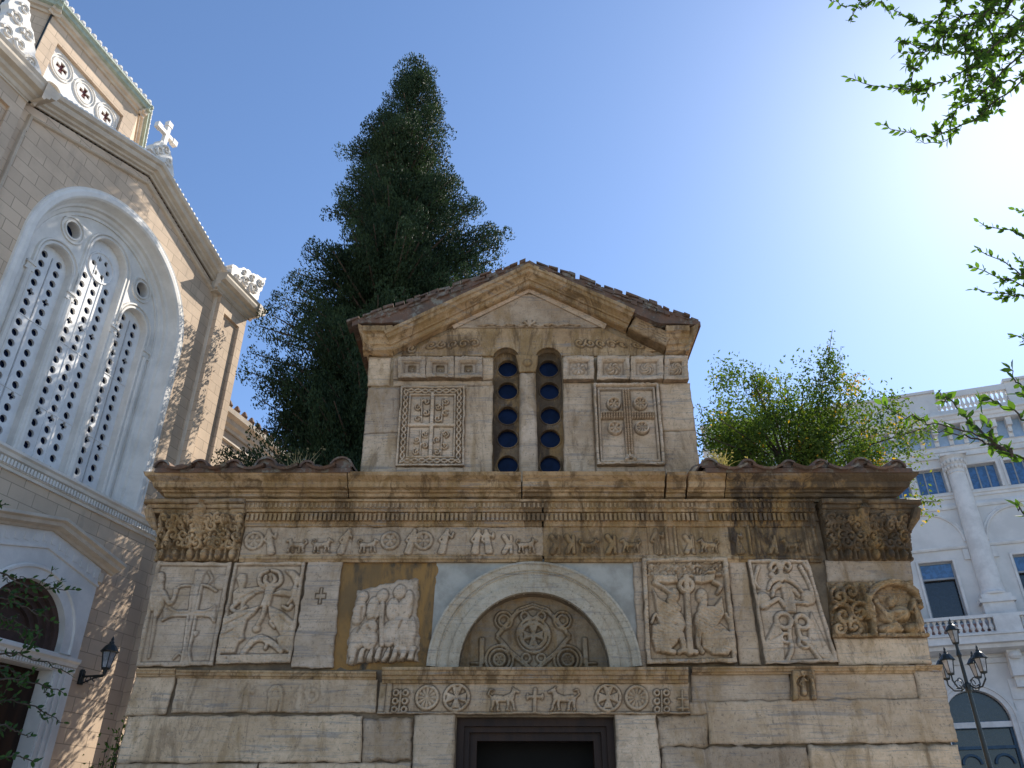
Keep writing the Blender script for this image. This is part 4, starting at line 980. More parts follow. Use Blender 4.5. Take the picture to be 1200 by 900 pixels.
for x, wd, sw in ((678, 17, (8, 0)), (718.5, 18, (6, 1.2)), (757.5, 18, (5, 3)), (791.5, 13, (7, 2))):
    mb = MB(); slab(mb, CH, Q(CH, UO + .018, (x - wd, 420), (x + wd, 420), (x + wd + .6, 446), (x - wd - .6, 447)), UO + .018, UO - .07, h_coffer('ros', sw), cell=.007, relief=.06, edge=.006, tint=.5); part(mb, 'coffer', 'marble_clean', smooth=True, label='square coffer holding a round rosette')
A([(462, 420), (466, 420), (466, 444), (461, 444)], UO); A([(565.5, 420), (577, 420), (577, 444), (565.5, 444)], UO)
# twin window: two pierced slabs, each with five roundels, and a colonnette between
for (c_, hx) in ((wc1, (595, 595, 595, 595, 595)), (wc2, (643, 644, 645, 645, 645))):
    fr_o = UO - .12; hl = []
    for py, px_ in zip((432, 458, 487, 514, 545), hx):
        s_, z_ = CH.px(px_, py, fr_o); hl.append(circ(s_, z_, .116, 24))
    w = MB(); xx0, xx1 = c_ - r1 - .02, c_ + r1 + .02
    if c_ == wc1: xx0 -= .03
    else: xx1 += .05
    plate(w, CH, [(xx0, 5.0), (xx1, 5.0), (xx1, zs_ + .3), (xx0, zs_ + .3)], hl, fr_o, fr_o - .05)
    for h_ in hl:
        cx_ = sum(p[0] for p in h_) / len(h_); cz_ = sum(p[1] for p in h_) / len(h_)
        moulding(w, CH, circ(cx_, cz_, .116, 24) , [(fr_o, 0), (fr_o + .010, .004), (fr_o + .010, .014), (fr_o, .018)], closed=True, side=-1)
    wo_ = part(w, 'window', 'marble_brown', label='narrow arched window slab pierced by five round holes')
    w = MB(); fbox(w, CH, xx0, xx1, 5.0, zs_ + .25, fr_o - .055, fr_o - .06); w.build('glass', 'blue_glass', wo_)
w = MB(); cc = (wc1 + wc2) / 2; ww_ = (wc2 - wc1) / 2 - r1
zt = up(619, 437)[1]
slab(w, CH, [(cc - ww_ + .012, zt), (cc + ww_ - .012, zt), (cc + ww_ + .004, 5.0), (cc - ww_ - .004, 5.0)], UO + .03, UO - .15, cell=.015, edge=.035, wob=.002)
col_ = part(w, 'colonnette', 'marble_clean', smooth=True)
w = MB(); z1 = up(619, 418)[1]
slab(w, CH, [(cc - ww_ - .03, z1), (cc + ww_ + .03, z1), (cc + ww_ - .01, zt), (cc - ww_ + .01, zt)], UO + .04, UO - .2, lambda X, Y, W, H: blob(X, Y, W / 2, H * .5, .05, .05), cell=.008, relief=.03, edge=.012); w.build('colonnette_capital', 'marble_stained', col_, smooth=True)
# raking cornice and eaves returns
RP_ = [(UO, 0), (.0, 0), (.02, .012), (.025, .055), (.05, .06), (.055, .075), (.09, .10), (.13, .115), (.14, .15), (.165, .16), (.17, .20), (UO - .2, .21)]
w = MB(); pL = up(462, 416); pA = up(620, 340); pR = up(733, 391)
moulding(w, CH, [pL, pA, pR], RP_, steps=22, wob=.004, tint=.4); part(w, 'raking_cornice', 'marble_stained')
w = MB(); pR0 = up(735, 392); pR2 = up(777, 414)
sl_ = Vector(pR2) - Vector(pR0); nn = Vector((-sl_.y, sl_.x)).normalized(); 
def h_ins(X, Y, W, H):
    g = np.ones_like(X)
    for k in range(4):
        rs = random.Random(k); x = .06
        while x < W - .06:
            L = rs.uniform(.01, .03)
            if rs.random() < .7: g = g - stroke(X, Y, [(x, H * .75 - k * .035), (x + L, H * .75 - k * .035 + rs.uniform(-.008, .008))], .006)
            x += L + .012
    return np.clip(g, 0, 1)
a_, b_ = Vector(pR0), Vector(pR2)
slab(w, CH, [tuple(a_ + nn * .19), tuple(b_ + nn * .19), tuple(b_), tuple(a_)], .07, UO - .1, h_ins, cell=.008, relief=.008, edge=.02); part(w, 'inscribed_block', 'marble_stained', smooth=True, label='slanted cornice block with worn incised lines')
for x0, x1 in ((-1.86, -1.44), (1.80, 2.20)):
    w = MB(); z0 = up(440, 417)[1] - .01
    moulding(w, CH, [(x0 + .06, z0), (x1 - (0.0 if x1 < 0 else .06), z0)], [(UO, 0), (UO + .03, 0), (.0, .03), (.02, .07), (.05, .09), (.06, .14), (.09, .17), (.10, .20), (.14, .22), (.145, .29), (UO - .3, .30)], steps=8, wob=.005)
    sx = -1 if x0 < 0 else 1; xe = UX0 if x0 < 0 else UX1
    vs = []; pr = [(0, 0), (.04, 0), (.05, .07), (.09, .09), (.11, .17), (.15, .20), (.17, .29), (-.1, .30)]
    for y in (8 - .12, 18.9):
        for o, q in pr: vs.append((xe + sx * o * .9, y + (.10 - o if y < 9 else 0), z0 + q))
    L = len(pr); w.add(vs, [(i, i + 1, L + i + 1, L + i) for i in range(L - 1)] + [tuple(range(L))])
    part(w, 'eaves_cornice', 'marble_stained')
# gable roof with rough stone-and-tile verge
zr = pA[1] + .265; dyv = 7.832
sl2 = (pA[1] - pL[1]) / (pA[0] - pL[0]); ap2 = pA[1] + .228
for s_, xe, ze in ((-1, -1.93, 7.03), (1, 2.27, 7.02)):
    w = MB(); n = 26; ax, az = pA[0], zr
    vs = []
    rs = random.Random(6 + s_)
    for k, (y, dz_) in enumerate(((dyv, 0), (19, 0))):
        for i in range(n + 1):
            u = i / n; x = ax + (xe - ax) * u; z = az + (ze - az) * u + (math.sin(u * PI) * -.02)
            j = rs.uniform(-.012, .012) if k == 0 else 0
            vs.append((x, y + rs.uniform(-.02, .02) * (k == 0), z + j)); ct_ = ap2 - abs(x - ax) * sl2; vs.append((x, y + .0 + rs.uniform(0, .02) * (k == 0), min(z - .07, max(ct_, 7.0 if x < 0 else 6.99)) + j * .5 if k == 0 else z - .085))
    m = 2 * (n + 1)
    for i in range(n):
        a = 2 * i
        w.add([vs[a], vs[a + 2], vs[m + a + 2], vs[m + a]], [(0, 1, 2, 3)], rs.random()); w.add([vs[a + 1], vs[a + 3], vs[m + a + 3], vs[m + a + 1]], [(0, 1, 2, 3)]); w.add([vs[a], vs[a + 2], vs[a + 3], vs[a + 1]], [(0, 1, 2, 3)], rs.random())
    w.add([vs[2 * n], vs[2 * n + 1], vs[m + 2 * n + 1], vs[m + 2 * n]], [(0, 1, 2, 3)])
    ro = part(w, 'roof', 'tile', label='gable roof slope with a ragged tile verge')
    t = MB()                                          # broken tile ends lying along the verge
    i = 0; 
    for rowk in range(3):
        x = ax
        while abs(x - ax) < abs(xe - ax) - .08:
            L = rs.uniform(.07, .17); x += s_ * L; u = (x - ax) / (xe - ax); z = az + (ze - az) * u - .005 - rowk * .05 + rs.uniform(-.008, .008)
            if z - .03 < max(7.0, ap2 - abs(x - ax) * sl2) and rowk: continue
            h_ = rs.uniform(.02, .045); th = math.atan2(ze - az, xe - ax); c_, s2 = math.cos(th), math.sin(th); yy = dyv - rs.uniform(.0, .035)
            q = [(-L / 2, 0), (L / 2 * .9, rs.uniform(-.01, .01)), (L / 2 * .9, h_ + rs.uniform(-.01, .01)), (-L / 2, h_)]
            v8 = [(x + a_2 * c_, yy + rs.uniform(-.008, .008), z + a_2 * s2 + b_2) for a_2, b_2 in q]; v8 += [(a_2, b_2 + .25, c_2) for a_2, b_2, c_2 in v8]
            t.add(v8, BF, rs.random())
    t.build('verge_tiles', 'tile', ro)
# low dome behind, hidden from the street by the gable
w = MB(); lathe(w, (.2, 13.5, 5.6), [(1.35, 0), (1.35, 2.6), (1.5, 2.7), (1.5, 2.8)], 8, rot=PI / 8); dm_ = part(w, 'drum', 'marble')
w = MB(); lathe(w, (.2, 13.5, 8.38), [(1.55, 0), (1.4, .35), (1.0, .7), (.5, .92), (.05, 1.0)], 24); w.build('dome', 'tile', dm_, smooth=False)
random.seed(23)
# ================================================ cathedral, tall gabled transept on the left
cat = empty('cathedral', (CA.p(-2.8, 0, 0)), 'tall tan stone cathedral with a huge round arched window under a gable', 'cathedral')
def cpart(mb, name, mat, parent=cat, **k): return mb.build(name, mat, parent, **k)
SC = -2.8
# main wall, off 0, gable outline
w = MB(); zsp, RO = 13.0, 2.58
wz0 = 8.28
plate(w, CA, [(-6.62, 0), (.8, 0), (.8, 15.75), (SC, 17.0), (-6.62, 15.70)], [[(SC - RO, wz0), (SC + RO, wz0)] + circ(SC, zsp, RO, 44, 0, PI, False)], 0, -.9)
cpart(w, 'wall', 'cath_stone')
w = MB()                                              # pilasters with sunk panels
for a, b in ((.72, 2.05), (-7.95, -6.6)):
    plate(w, CA, [(a, 0), (b, 0), (b, 15.8), (a, 15.8)], [[(a + .28, .8), (b - .28, .8), (b - .28, 15.1), (a + .28, 15.1)]], .22, -.9)
    fbox(w, CA, a + .2, b - .2, .6, 15.4, .14, .0)
cpart(w, 'pilaster', 'cath_stone')
w = MB()                                              # body of the church behind
fbox(w, CA, -7.7, 2.1, 0, 15.2, -.9, -14); fbox(w, CA, 2.1, 16, 0, 13.0, -1.3, -14)
cpart(w, 'nave_wall', 'cath_stone')
def cmould(path, prof, mat='cath_cornice', name='moulding', side=1, **k):
    w = MB(); moulding(w, CA, path, prof, side=side, **k); return cpart(w, name, mat)
CPF = [(0, 0), (.06, 0), (.08, .06), (.16, .09), (.18, .16), (.30, .20), (.34, .30), (.34, .36), (.42, .40), (.46, .52), (.2, .56), (-.4, .60)]
cmould([(-6.75, 15.70), (SC, 17.05), (.95, 15.75)], [(o * .85, q * .70) for o, q in CPF], name='raking_cornice')
cmould([(-6.28, 15.05), (-6.28, 15.52), (SC, 16.78), (.73, 15.52), (.73, 8.4)], [(0, -.04), (.07, -.03), (.10, 0), (.07, .03), (0, .05)], name='field_moulding')
cmould([(-6.30, 8.4), (-6.30, 15.05)], [(0, -.04), (.07, -.03), (.10, 0), (.07, .03), (0, .05)], name='field_moulding')
CPB = [(.2, 0), (.27, 0), (.30, .08), (.38, .12), (.40, .2), (.52, .24), (.56, .34), (.56, .40), (.60, .48), (.2, .5)]
for a, b in ((.45, 2.05), (-7.95, -6.6)):
    w = MB(); moulding(w, CA, [(a - .1, 15.60), (b + .16, 15.60)], CPB)
    moulding(w, Fr(CA.p(b, 0, .2)[:2], (-CA.n[0], -CA.n[1])), [(-.4, 15.60), (1.0, 15.60)], [(o - .2, q) for o, q in CPB])
    fbox(w, CA, a, b, 15.55, 16.08, .25, -.9); cpart(w, 'pilaster_cornice', 'cath_cornice')
# lower wing cornice
w = MB(); moulding(w, CA, [(2.1, 12.9), (16, 12.9)], [(o - 1.3, q) for o, q in [(0, 0), (.08, 0), (.1, .1), (.22, .15), (.25, .3), (.42, .35), (.45, .5), (-.3, .55)]]); cpart(w, 'wing_cornice', 'cath_cornice')
for k in range(30):
    w = MB(); s_ = 2.3 + k * .42; lathe(w, CA.p(s_, 13.45, -.98), [(.10, 0), (.13, .06), (.06, .2), (.02, .25)], 8); cpart(w, 'eaves_tile', 'tile')
w = MB(); moulding(w, CA, [(2.3, 12.55), (16, 12.55)], [(-1.3, 0), (-1.22, .02), (-1.22, .08), (-1.3, .1)]); cpart(w, 'wing_moulding', 'cath_cornice')
# verge tiles up the gable
w = MB()
for sg in (1, -1):
    x0, z0, x1, z1 = SC, 17.46, SC + sg * 3.75, 16.16
    n = 26
    for k in range(n):
        u = (k + .5) / n; s_ = x0 + (x1 - x0) * u; zz = z0 + (z1 - z0) * u - .02
        c = CA.p(s_, zz, .30); lathe(w, c, [(.07, -.03), (.085, .02), (.075, .07), (.03, .10)], 8, rot=.2)
        c = CA.p(s_, zz, -.1); 
        tube(w, [CA.p(s_, zz, .30), CA.p(s_, zz, -2.5)], .06, 6)
cpart(w, 'verge_tiles', 'cath_marble')
w = MB(); v = []
for s_, z_ in ((-6.7, 16.02), (SC, 17.42), (1.0, 16.04)): v += [CA.p(s_, z_, .36), CA.p(s_, z_, -6)]
w.add(v, [(0, 2, 3, 1), (2, 4, 5, 3)]); cpart(w, 'roof', 'tile')
# acroteria: carved anthemion blocks with a ragged silhouette
def acroterion(ol_, off, seed, sp):
    rs = random.Random(seed); w = MB(); ol = []
    for i in range(len(ol_)):
        (a, b), (c, d) = ol_[i], ol_[(i + 1) % len(ol_)]; n = max(1, int(math.hypot(c - a, d - b) / .07)) if i > 0 else 1
        for k in range(n):
            j = .035 if (i > 0 and k) else 0; ol.append((a + (c - a) * k / n + rs.uniform(-j, j), b + (d - b) * k / n + rs.uniform(-j, j)))
    plate(w, CA, ol, [], off, off - .22, back=True)
    for (cx, cz, R) in sp:
        P = spiral(cx, cz, R, 1.3, rs.uniform(0, 6), rs.choice((1, -1)), 16)
        tube(w, [CA.p(a, b, off + .02) for a, b in P], [R * (.30 - .012 * i) for i in range(17)], 6)
    return w
def emb(w, lab): return cpart(w, 'acroterion', 'cath_marble', label=lab)
ac = emb(acroterion([(SC - .5, 17.5), (SC + .5, 17.4), (SC + .38, 17.7), (SC + .15, 18.05), (SC - .2, 18.1), (SC - .42, 17.75)], .32, 2, [(SC - .2, 17.7, .15), (SC + .18, 17.68, .14), (SC, 17.93, .12), (SC - .3, 17.58, .08)]), 'carved leafy finial block at the gable peak')
w = MB(); c0 = SC - .08
for a, b, c, d in ((-.06, .06, 18.02, 18.80), (-.30, .30, 18.42, 18.54)): fbox(w, CA, c0 + a, c0 + b, c, d, .30 - (.002 if a < -.1 else 0), .18 + (.002 if a < -.1 else 0))
for a, z_ in ((-.32, 18.48), (.32, 18.48), (0, 18.84)): fbox(w, CA, c0 + a - .085, c0 + a + .085, z_ - .085, z_ + .085, .31, .17)
w.build('cross', 'cath_marble', ac)
emb(acroterion([(.62, 16.06), (1.98, 16.06), (2.25, 17.25), (1.95, 17.1), (1.6, 16.98), (1.2, 16.85), (.85, 16.62), (.58, 16.55)], .48, 5, [(1.75, 16.45, .22), (1.3, 16.38, .2), (1.98, 16.9, .15), (.9, 16.3, .15), (1.6, 16.8, .12), (1.15, 16.7, .1)]), 'flared leafy corner block over the right pilaster')
emb(acroterion([(-7.9, 16.06), (-6.65, 16.06), (-6.72, 16.3), (-7.0, 16.55), (-7.15, 16.9), (-7.4, 17.2), (-7.55, 17.6), (-7.9, 17.5)], .45, 6, [(-7.0, 16.28, .16), (-7.35, 16.4, .2), (-7.3, 16.8, .16), (-7.65, 16.9, .18), (-7.6, 17.3, .13), (-7.7, 16.4, .15)]), 'tapering leafy corner block over the left pilaster')
# great window: stepped marble archivolts and jambs, then tracery
w = MB()
path = [(SC + 2.48, wz0)] + circ(SC, zsp, 2.48, 44, 0, PI, False) + [(SC - 2.48, wz0)]
moulding(w, CA, path, [(-.85, -.42), (-.38, -.40), (-.38, -.33), (-.33, -.30), (-.30, -.22), (-.22, -.20), (-.20, -.16), (-.18, -.14), (-.08, -.09), (.02, -.06), (.06, -.02), (.07, .08), (.04, .14), (.05, .19), (.0, .21), (-.02, .21)], side=-1)
win = cpart(w, 'window', 'cath_marble', label='huge round arched window with three pierced lights')
w = MB()
ri = 1.80; zi = 12.62
lights = [(-4.12, .46, 13.12), (SC, .60, 14.18), (-1.48, .46, 13.12)]
hl = [[(c - r, wz0 + .02), (c + r, wz0 + .02)] + circ(c, zz, r, 16, 0, PI, False) for c, r, zz in lights]
hl += [circ(-4.03, 14.22, .20, 18), circ(-1.57, 14.22, .20, 18)]
ol = [(SC - ri, wz0 - .0), (SC + ri, wz0 - .0)] + circ(SC, zi, ri + .25, 40, 0, PI, False)
ol = [(SC - 2.3, wz0), (SC + 2.3, wz0)] + circ(SC, 12.98, 2.3, 40, 0, PI, False)
plate(w, CA, ol, hl, -.42, -.62)
for c, r, zz in lights:
    pth = [(c + r, wz0)] + circ(c, zz, r, 20, 0, PI, False) + [(c - r, wz0)]
    moulding(w, CA, pth, [(-.42, .0), (-.38, .02), (-.38, .07), (-.41, .09), (-.36, .11), (-.36, .15), (-.42, .17)], side=-1)
for s_ in (-4.03, -1.57):
    for R in (.20, .30): moulding(w, CA, circ(s_, 14.22, R, 20), [(-.42, 0), (-.38, .01), (-.38, .05), (-.42, .06)], closed=True, side=-1)
# mullion capitals
for s_ in (SC - .73, SC + .73, SC - 1.93, SC + 1.93):
    for hw_, za_, zb2, oo in ((.13, 12.66, 12.72, -.34), (.10, 12.54, 12.66, -.37), (.13, 12.50, 12.54, -.36)): fbox(w, CA, s_ - hw_, s_ + hw_, za_, zb2, oo, -.42)
    tube(w, [CA.p(s_, wz0, -.40), CA.p(s_, 12.5, -.40)], .07, 10)
w.build('tracery', 'cath_marble', win)
w = MB(); gl = MB()
for (c, r, zz), cols in zip(lights, (2, 3, 2)):
    wd = r * 2 + .1; hs = []; step = .27; z_ = wz0 + .15; k = 0
    while z_ < zz + r + .1:
        for j in range(cols):
            x = c + (j - (cols - 1) / 2) * (.44 if cols == 2 else .37)
            if k % 9 == 5:
                # quatrefoil
                q = []
                for m in range(24):
                    a = 2 * PI * m / 24; q.append((x + (.055 + .045 * abs(math.cos(2 * a))) * math.cos(a), z_ + (.055 + .045 * abs(math.cos(2 * a))) * math.sin(a)))
                hs.append(q)
            else: hs.append(circ(x, z_, .088, 12))
        z_ += step; k += 1
    if cols == 3:
        hs = [h for h in hs if not (sum(p[1] for p in h) / len(h) > 13.72)]
        ccx, ccz = c, 14.05
        for m in range(6):
            a = 2 * PI * m / 6; hs.append(circ(ccx + .24 * math.cos(a), ccz + .24 * math.sin(a), .07, 10))
    else: hs = [h for h in hs if sum(p[1] for p in h) / len(h) < zz + r - .1]
    plate(w, CA, [(c - wd / 2, wz0), (c + wd / 2, wz0), (c + wd / 2, zz + r + .1), (c - wd / 2, zz + r + .1)], hs, -.60, -.66)
    if cols == 3:
        moulding(w, CA, circ(ccx, ccz, .38, 24), [(-.60, 0), (-.57, .01), (-.57, .04), (-.60, .05)], closed=True, side=-1)
    for j in range(-1, 2, 2):
        fbox(w, CA, c + (0 if cols == 2 else j * .155) - .012, c + (0 if cols == 2 else j * .155) + .012, wz0, zz + r - .25, -.585, -.60)
    for zb_ in (9.9, 11.6): fbox(w, CA, c - r, c + r, zb_ - .012, zb_ + .012, -.587, -.60)
    fbox(gl, CA, c - r, c + r, wz0, zz + r, -.68, -.70)
fbox(gl, CA, -4.3, -3.76, 13.98, 14.46, -.625, -.64); fbox(gl, CA, -1.84, -1.3, 13.98, 14.46, -.625, -.64)
w.build('pierced_panel', 'plate', win); gl.build('glass', 'blue_glass', win)
for (c, r, zz) in lights[1:2]: pass
# string course below the window with dentils
w = MB(); moulding(w, CA, [(-6.35, 7.98), (.8, 7.98)], [(0, 0), (.05, 0), (.07, .05), (.10, .06), (.10, .20), (.17, .22), (.20, .28), (.26, .31), (.27, .36), (0, .40)])
s_ = -6.3
while s_ < .75: fbox(w, CA, s_, s_ + .05, 8.05, 8.17, .10, .15); s_ += .085
cpart(w, 'string_course', 'cath_marble')
# --- marble door porch
DC = -2.88; PO = .5
w = MB(); hw = 1.52
door = [(DC - 1.0, 0), (DC + 1.0, 0), (DC + 1.0, 4.55), (DC - 1.0, 4.55)]
lun_ = [(DC - 1.0, 4.83), (DC + 1.0, 4.83)] + circ(DC, 5.02, 1.0, 28, 0, PI, False)
plate(w, CA, [(DC - hw, 0), (DC - 1.0, 0), (DC - 1.0, 4.5), (DC + 1.0, 4.5), (DC + 1.0, 0), (DC + hw, 0), (DC + hw, 6.68), (DC, 7.05), (DC - hw, 6.68)], [lun_], PO, 0)
porch = cpart(w, 'door_surround', 'cath_marble')
w = MB()
moulding(w, CA, [(DC - 1.85, 6.62), (DC, 7.02), (DC + 1.85, 6.62)], [(PO - .02, 0), (PO + .05, .0), (PO + .08, .05), (PO + .20, .08), (PO + .22, .15), (PO + .30, .18), (PO + .30, .24), (0, .30)])
fbox(w, CA, DC - 1.80, DC - 1.5, 6.40, 6.62, PO + .02, 0); fbox(w, CA, DC + 1.5, DC + 1.62, 6.40, 6.60, PO + .02, 0)
w.build('pediment_cornice', 'cath_cornice', porch)
w = MB()
moulding(w, CA, [(DC - hw, 6.28), (DC, 6.65), (DC + hw, 6.28)], [(PO, 0), (PO + .04, .01), (PO + .04, .05), (PO, .06)])
n = 14
for k in range(n):
    u = (k + .5) / n; s_ = DC - hw + 2 * hw * u; zz = 6.42 + .37 * (1 - abs(2 * u - 1)); fbox(w, CA, s_ - .06, s_ + .06, zz, zz + .15, PO, PO + .012)
w.build('pediment_frieze', 'cath_marble', porch)
w = MB()
pth = [(DC + 1.0, 4.83)] + circ(DC, 5.02, 1.0, 30, 0, PI, False) + [(DC - 1.0, 4.83)]
moulding(w, CA, pth, [(PO - .4, 0), (PO + .03, 0), (PO + .03, .20), (PO + .07, .22), (PO + .07, .27), (PO + .02, .30)], side=-1)
moulding(w, CA, [(DC - hw, 4.62), (DC + hw, 4.62)], [(PO, 0), (PO + .05, .0), (PO + .07, .06), (PO + .12, .1), (PO + .12, .16), (PO, .18)])
for k in range(44): fbox(w, CA, DC - hw + .03 + k * .069, DC - hw + .065 + k * .069, 4.52, 4.60, PO, PO + .04)
for a in (1.06, 1.2, 1.34):
    for s2 in (1, -1): fbox(w, CA, DC + s2 * a - .035, DC + s2 * a + .035, 0, 4.45, PO, PO + .035)
w.build('archivolt', 'cath_marble', porch)
w = MB()                                              # dark stepped lunette recess
for k in range(4):
    r = 1.0 - k * .11; pth = [(DC + r, 4.83)] + circ(DC, 5.02, r, 26, 0, PI, False) + [(DC - r, 4.83)]
    moulding(w, CA, pth, [(PO - .12 - k * .09, .0), (PO - .12 - k * .09, -.11), (PO - .21 - k * .09, -.11)], side=-1)
fbox(w, CA, DC - 1, DC + 1, 4.8, 6.1, .02, .01)
w.build('lunette', simple('brown_lunette_paint', (.10, .06, .045), bumpd=0), porch)
w = MB(); fbox(w, CA, DC - 1.0, DC + 1.0, 0, 4.5, .15, .1)
for k in (-1, 1):
    for a, b in ((.3, 2.0), (2.2, 4.2)): fbox(w, CA, DC + k * .5 - .35, DC + k * .5 + .35, a, b, .19, .15)
w.build('door', 'wood', porch)
# --- octagonal drum storey above the crossing
DO = -3.5; side_ = 3.8; sl = -4.62; sr = sl + side_; zt_ = 22.75; zb_ = 15.0
k7 = side_ * math.sqrt(.5)
P8 = [(sl, DO), (sr, DO), (sr + k7, DO - k7), (sr + k7, DO - k7 - side_), (sr, DO - 2 * k7 - side_), (sl, DO - 2 * k7 - side_), (sl - k7, DO - k7 - side_), (sl - k7, DO - k7)]
drum = MB()
frs = []
for i in range(8):
    a, b = P8[i], P8[(i + 1) % 8]; A3, B3 = CA.p(a[0], 0, a[1]), CA.p(b[0], 0, b[1])
    frs.append(Fr(A3[:2], (B3[0] - A3[0], B3[1] - A3[1])))
plate(drum, frs[0], [(0, zb_), (side_, zb_), (side_, zt_), (0, zt_)], [[(.46, 20.0), (3.30, 20.0), (3.30, 22.12), (.46, 22.12)]], 0, -.35)
for f in frs[1:]: fbox(drum, f, 0, side_, zb_, zt_, 0, -.3)
dr = cpart(drum, 'drum', 'cath_stone', label='octagonal upper storey with green trimmed cornice')
w = MB(); w2 = MB(); w3 = MB()
for f in frs:
    moulding(w, f, [(-.2, zt_), (side_ + .2, zt_)], [(0, 0), (.06, .0), (.08, .08), (.16, .1), (.18, .2)]); moulding(w2, f, [(-.2, zt_ + .2), (side_ + .2, zt_ + .2)], [(.18, 0), (.28, .02), (.30, .12), (.36, .16), (.36, .22), (0, .24)])
    k = 0
    for k in range(17):
        lathe(w3, f.p(.0 + k * .237, zt_ + .40, .28), [(.09, 0), (.11, .06), (.09, .16), (.03, .22)], 7)
w.build('cornice', 'cath_cornice', dr); w2.build('gutter', 'copper', dr); w3.build('eaves_tiles', 'cath_marble', dr)
w = MB(); fbox(w, frs[7], side_ - .05, side_ + .0, 15, zt_, .05, 0); tube(w, [frs[7].p(2.6, 18, .08), frs[7].p(2.6, zt_, .08)], .05, 8)
for k in range(3): lathe(w, frs[7].p(2.6, 19 + k * 1.2, .08), [(.07, 0), (.07, .1)], 8)
w.build('downpipe', 'iron', dr)
w = MB(); fbox(w, frs[7], side_ - 2.0, side_ - 1.35, 21.45, 22.1, .01, -.0); w.build('ochre_panel', 'yellow_recess', dr)
w = MB(); hl = []; cr = MB(); f = frs[0]
for k in range(3):
    cx_ = .46 + .474 + k * .947; cz_ = 21.60; q = []
    for sx, sy in ((1, 0), (0, 1), (-1, 0), (0, -1)):
        for t_, ww in ((.06, -.055), (.2, -.085), (.2, .085), (.06, .055)): q.append((cx_ + sx * t_ - sy * ww, cz_ + sy * t_ + sx * ww))
    hl.append(q); moulding(w, f, circ(cx_, cz_, .40, 24), [(-.12, 0), (-.08, .01), (-.08, .04), (-.12, .05)], closed=True, side=-1); moulding(w, f, circ(cx_, cz_, .31, 24), [(-.12, 0), (-.09, .01), (-.09, .03), (-.12, .04)], closed=True, side=-1)
    hl.append([(cx_ - .33, 20.02), (cx_ + .33, 20.02)] + circ(cx_, 20.50, .33, 16, 0, PI, False))
    moulding(w, f, [(cx_ + .33, 20.05)] + circ(cx_, 20.50, .33, 18, 0, PI, False) + [(cx_ - .33, 20.05)], [(-.12, 0), (-.06, .01), (-.06, .06), (-.12, .08)], side=-1)
plate(w, f, [(.46, 20.0), (3.30, 20.0), (3.30, 22.12), (.46, 22.12)], hl, -.12, -.17)
w.build('cross_panel', 'cath_marble', dr)
w = MB(); fbox(w, f, .46, 3.3, 21.2, 22.1, -.18, -.19); w.build('red_glass', 'red_glass', dr)
w = MB(); fbox(w, f, .46, 3.3, 20.0, 21.2, -.36, -.38)
for k in range(3):
    cx_ = .46 + .474 + k * .947
    for j in range(2): moulding(w, f, [(cx_ + .31 - j * .08, 20.05)] + circ(cx_, 20.50, .31 - j * .08, 16, 0, PI, False), [(-.2 - j * .06, 0), (-.2 - j * .06, -.08), (-.26 - j * .06, -.08)], side=-1)
w.build('arch_recess', 'yellow_recess', dr)
w = MB(); top = [frs[i].p(0, zt_ + .4, .2) for i in range(8)]; c_ = np.mean([t[:2] for t in top], axis=0); w.add(top + [(c_[0], c_[1], zt_ + 2.2)], [(i, (i + 1) % 8, 8) for i in range(8)]); w.build('drum_roof', 'tile', dr)

# ================================================ wall lantern on the cathedral
Ls, Lz = CA.px(95, 793, 0)
lc = CA.p(Ls, Lz, .0); tip = CA.p(*CA.px(112, 798, .75), .75)
wl = empty('wall_lantern', lc, 'black glazed lantern on a scrolled wall bracket beside the marble porch', 'lamp')
n3 = Vector((CA.n[0], CA.n[1], 0))
w = MB(); c0 = Vector(lc); hx = c0 + n3 * .58
tube(w, [c0 + Vector((0, 0, -.16)), c0 + Vector((0, 0, .14))], .05, 8); fbox(w, CA, Ls - .07, Ls + .07, Lz - .16, Lz + .12, .03, 0)
tube(w, [c0 + n3 * .02, c0 + n3 * .4 + Vector((0, 0, .0)), hx], .022, 8)
pts = [c0 + n3 * (.06 + .5 * t) + Vector((0, 0, -.14 + .12 * math.sin(t * PI / 2))) for t in [i / 8 for i in range(9)]]
tube(w, pts, .016, 6)
for cx_, R in ((.2, .06), (.36, .045)): tube(w, [c0 + n3 * (cx_ + R * math.cos(a)) + Vector((0, 0, -.06 + R * math.sin(a))) for a in [i * .5 for i in range(11)]], .011, 6)
tube(w, [hx, hx + Vector((0, 0, .1))], [.03, .045], 8)
w.build('bracket', 'iron', wl)
def lantern(parent, c, k=1.0, nm='lantern'):
    c = Vector(c); w = MB(); g_ = MB(); n = 6
    lathe(w, c, [(.03 * k, 0), (.09 * k, .02 * k), (.10 * k, .05 * k)], 6)
    lathe(g_, c, [(.085 * k, .055 * k), (.145 * k, .36 * k)], 6)
    for i in range(6):
        a = 2 * PI * i / 6; tube(w, [c + Vector((.09 * k * math.cos(a), .09 * k * math.sin(a), .05 * k)), c + Vector((.15 * k * math.cos(a), .15 * k * math.sin(a), .37 * k))], .009 * k, 5)
    lathe(w, c, [(.16 * k, .36 * k), (.19 * k, .38 * k), (.17 * k, .41 * k), (.11 * k, .50 * k), (.05 * k, .55 * k), (.05 * k, .58 * k), (.025 * k, .61 * k), (.03 * k, .64 * k), (.006 * k, .70 * k)], 12)
    o = w.build(nm, 'iron', parent); g_.build('glass', 'lamp_glass', o); return o
lantern(wl, hx + Vector((0, 0, .10)), 1.0)

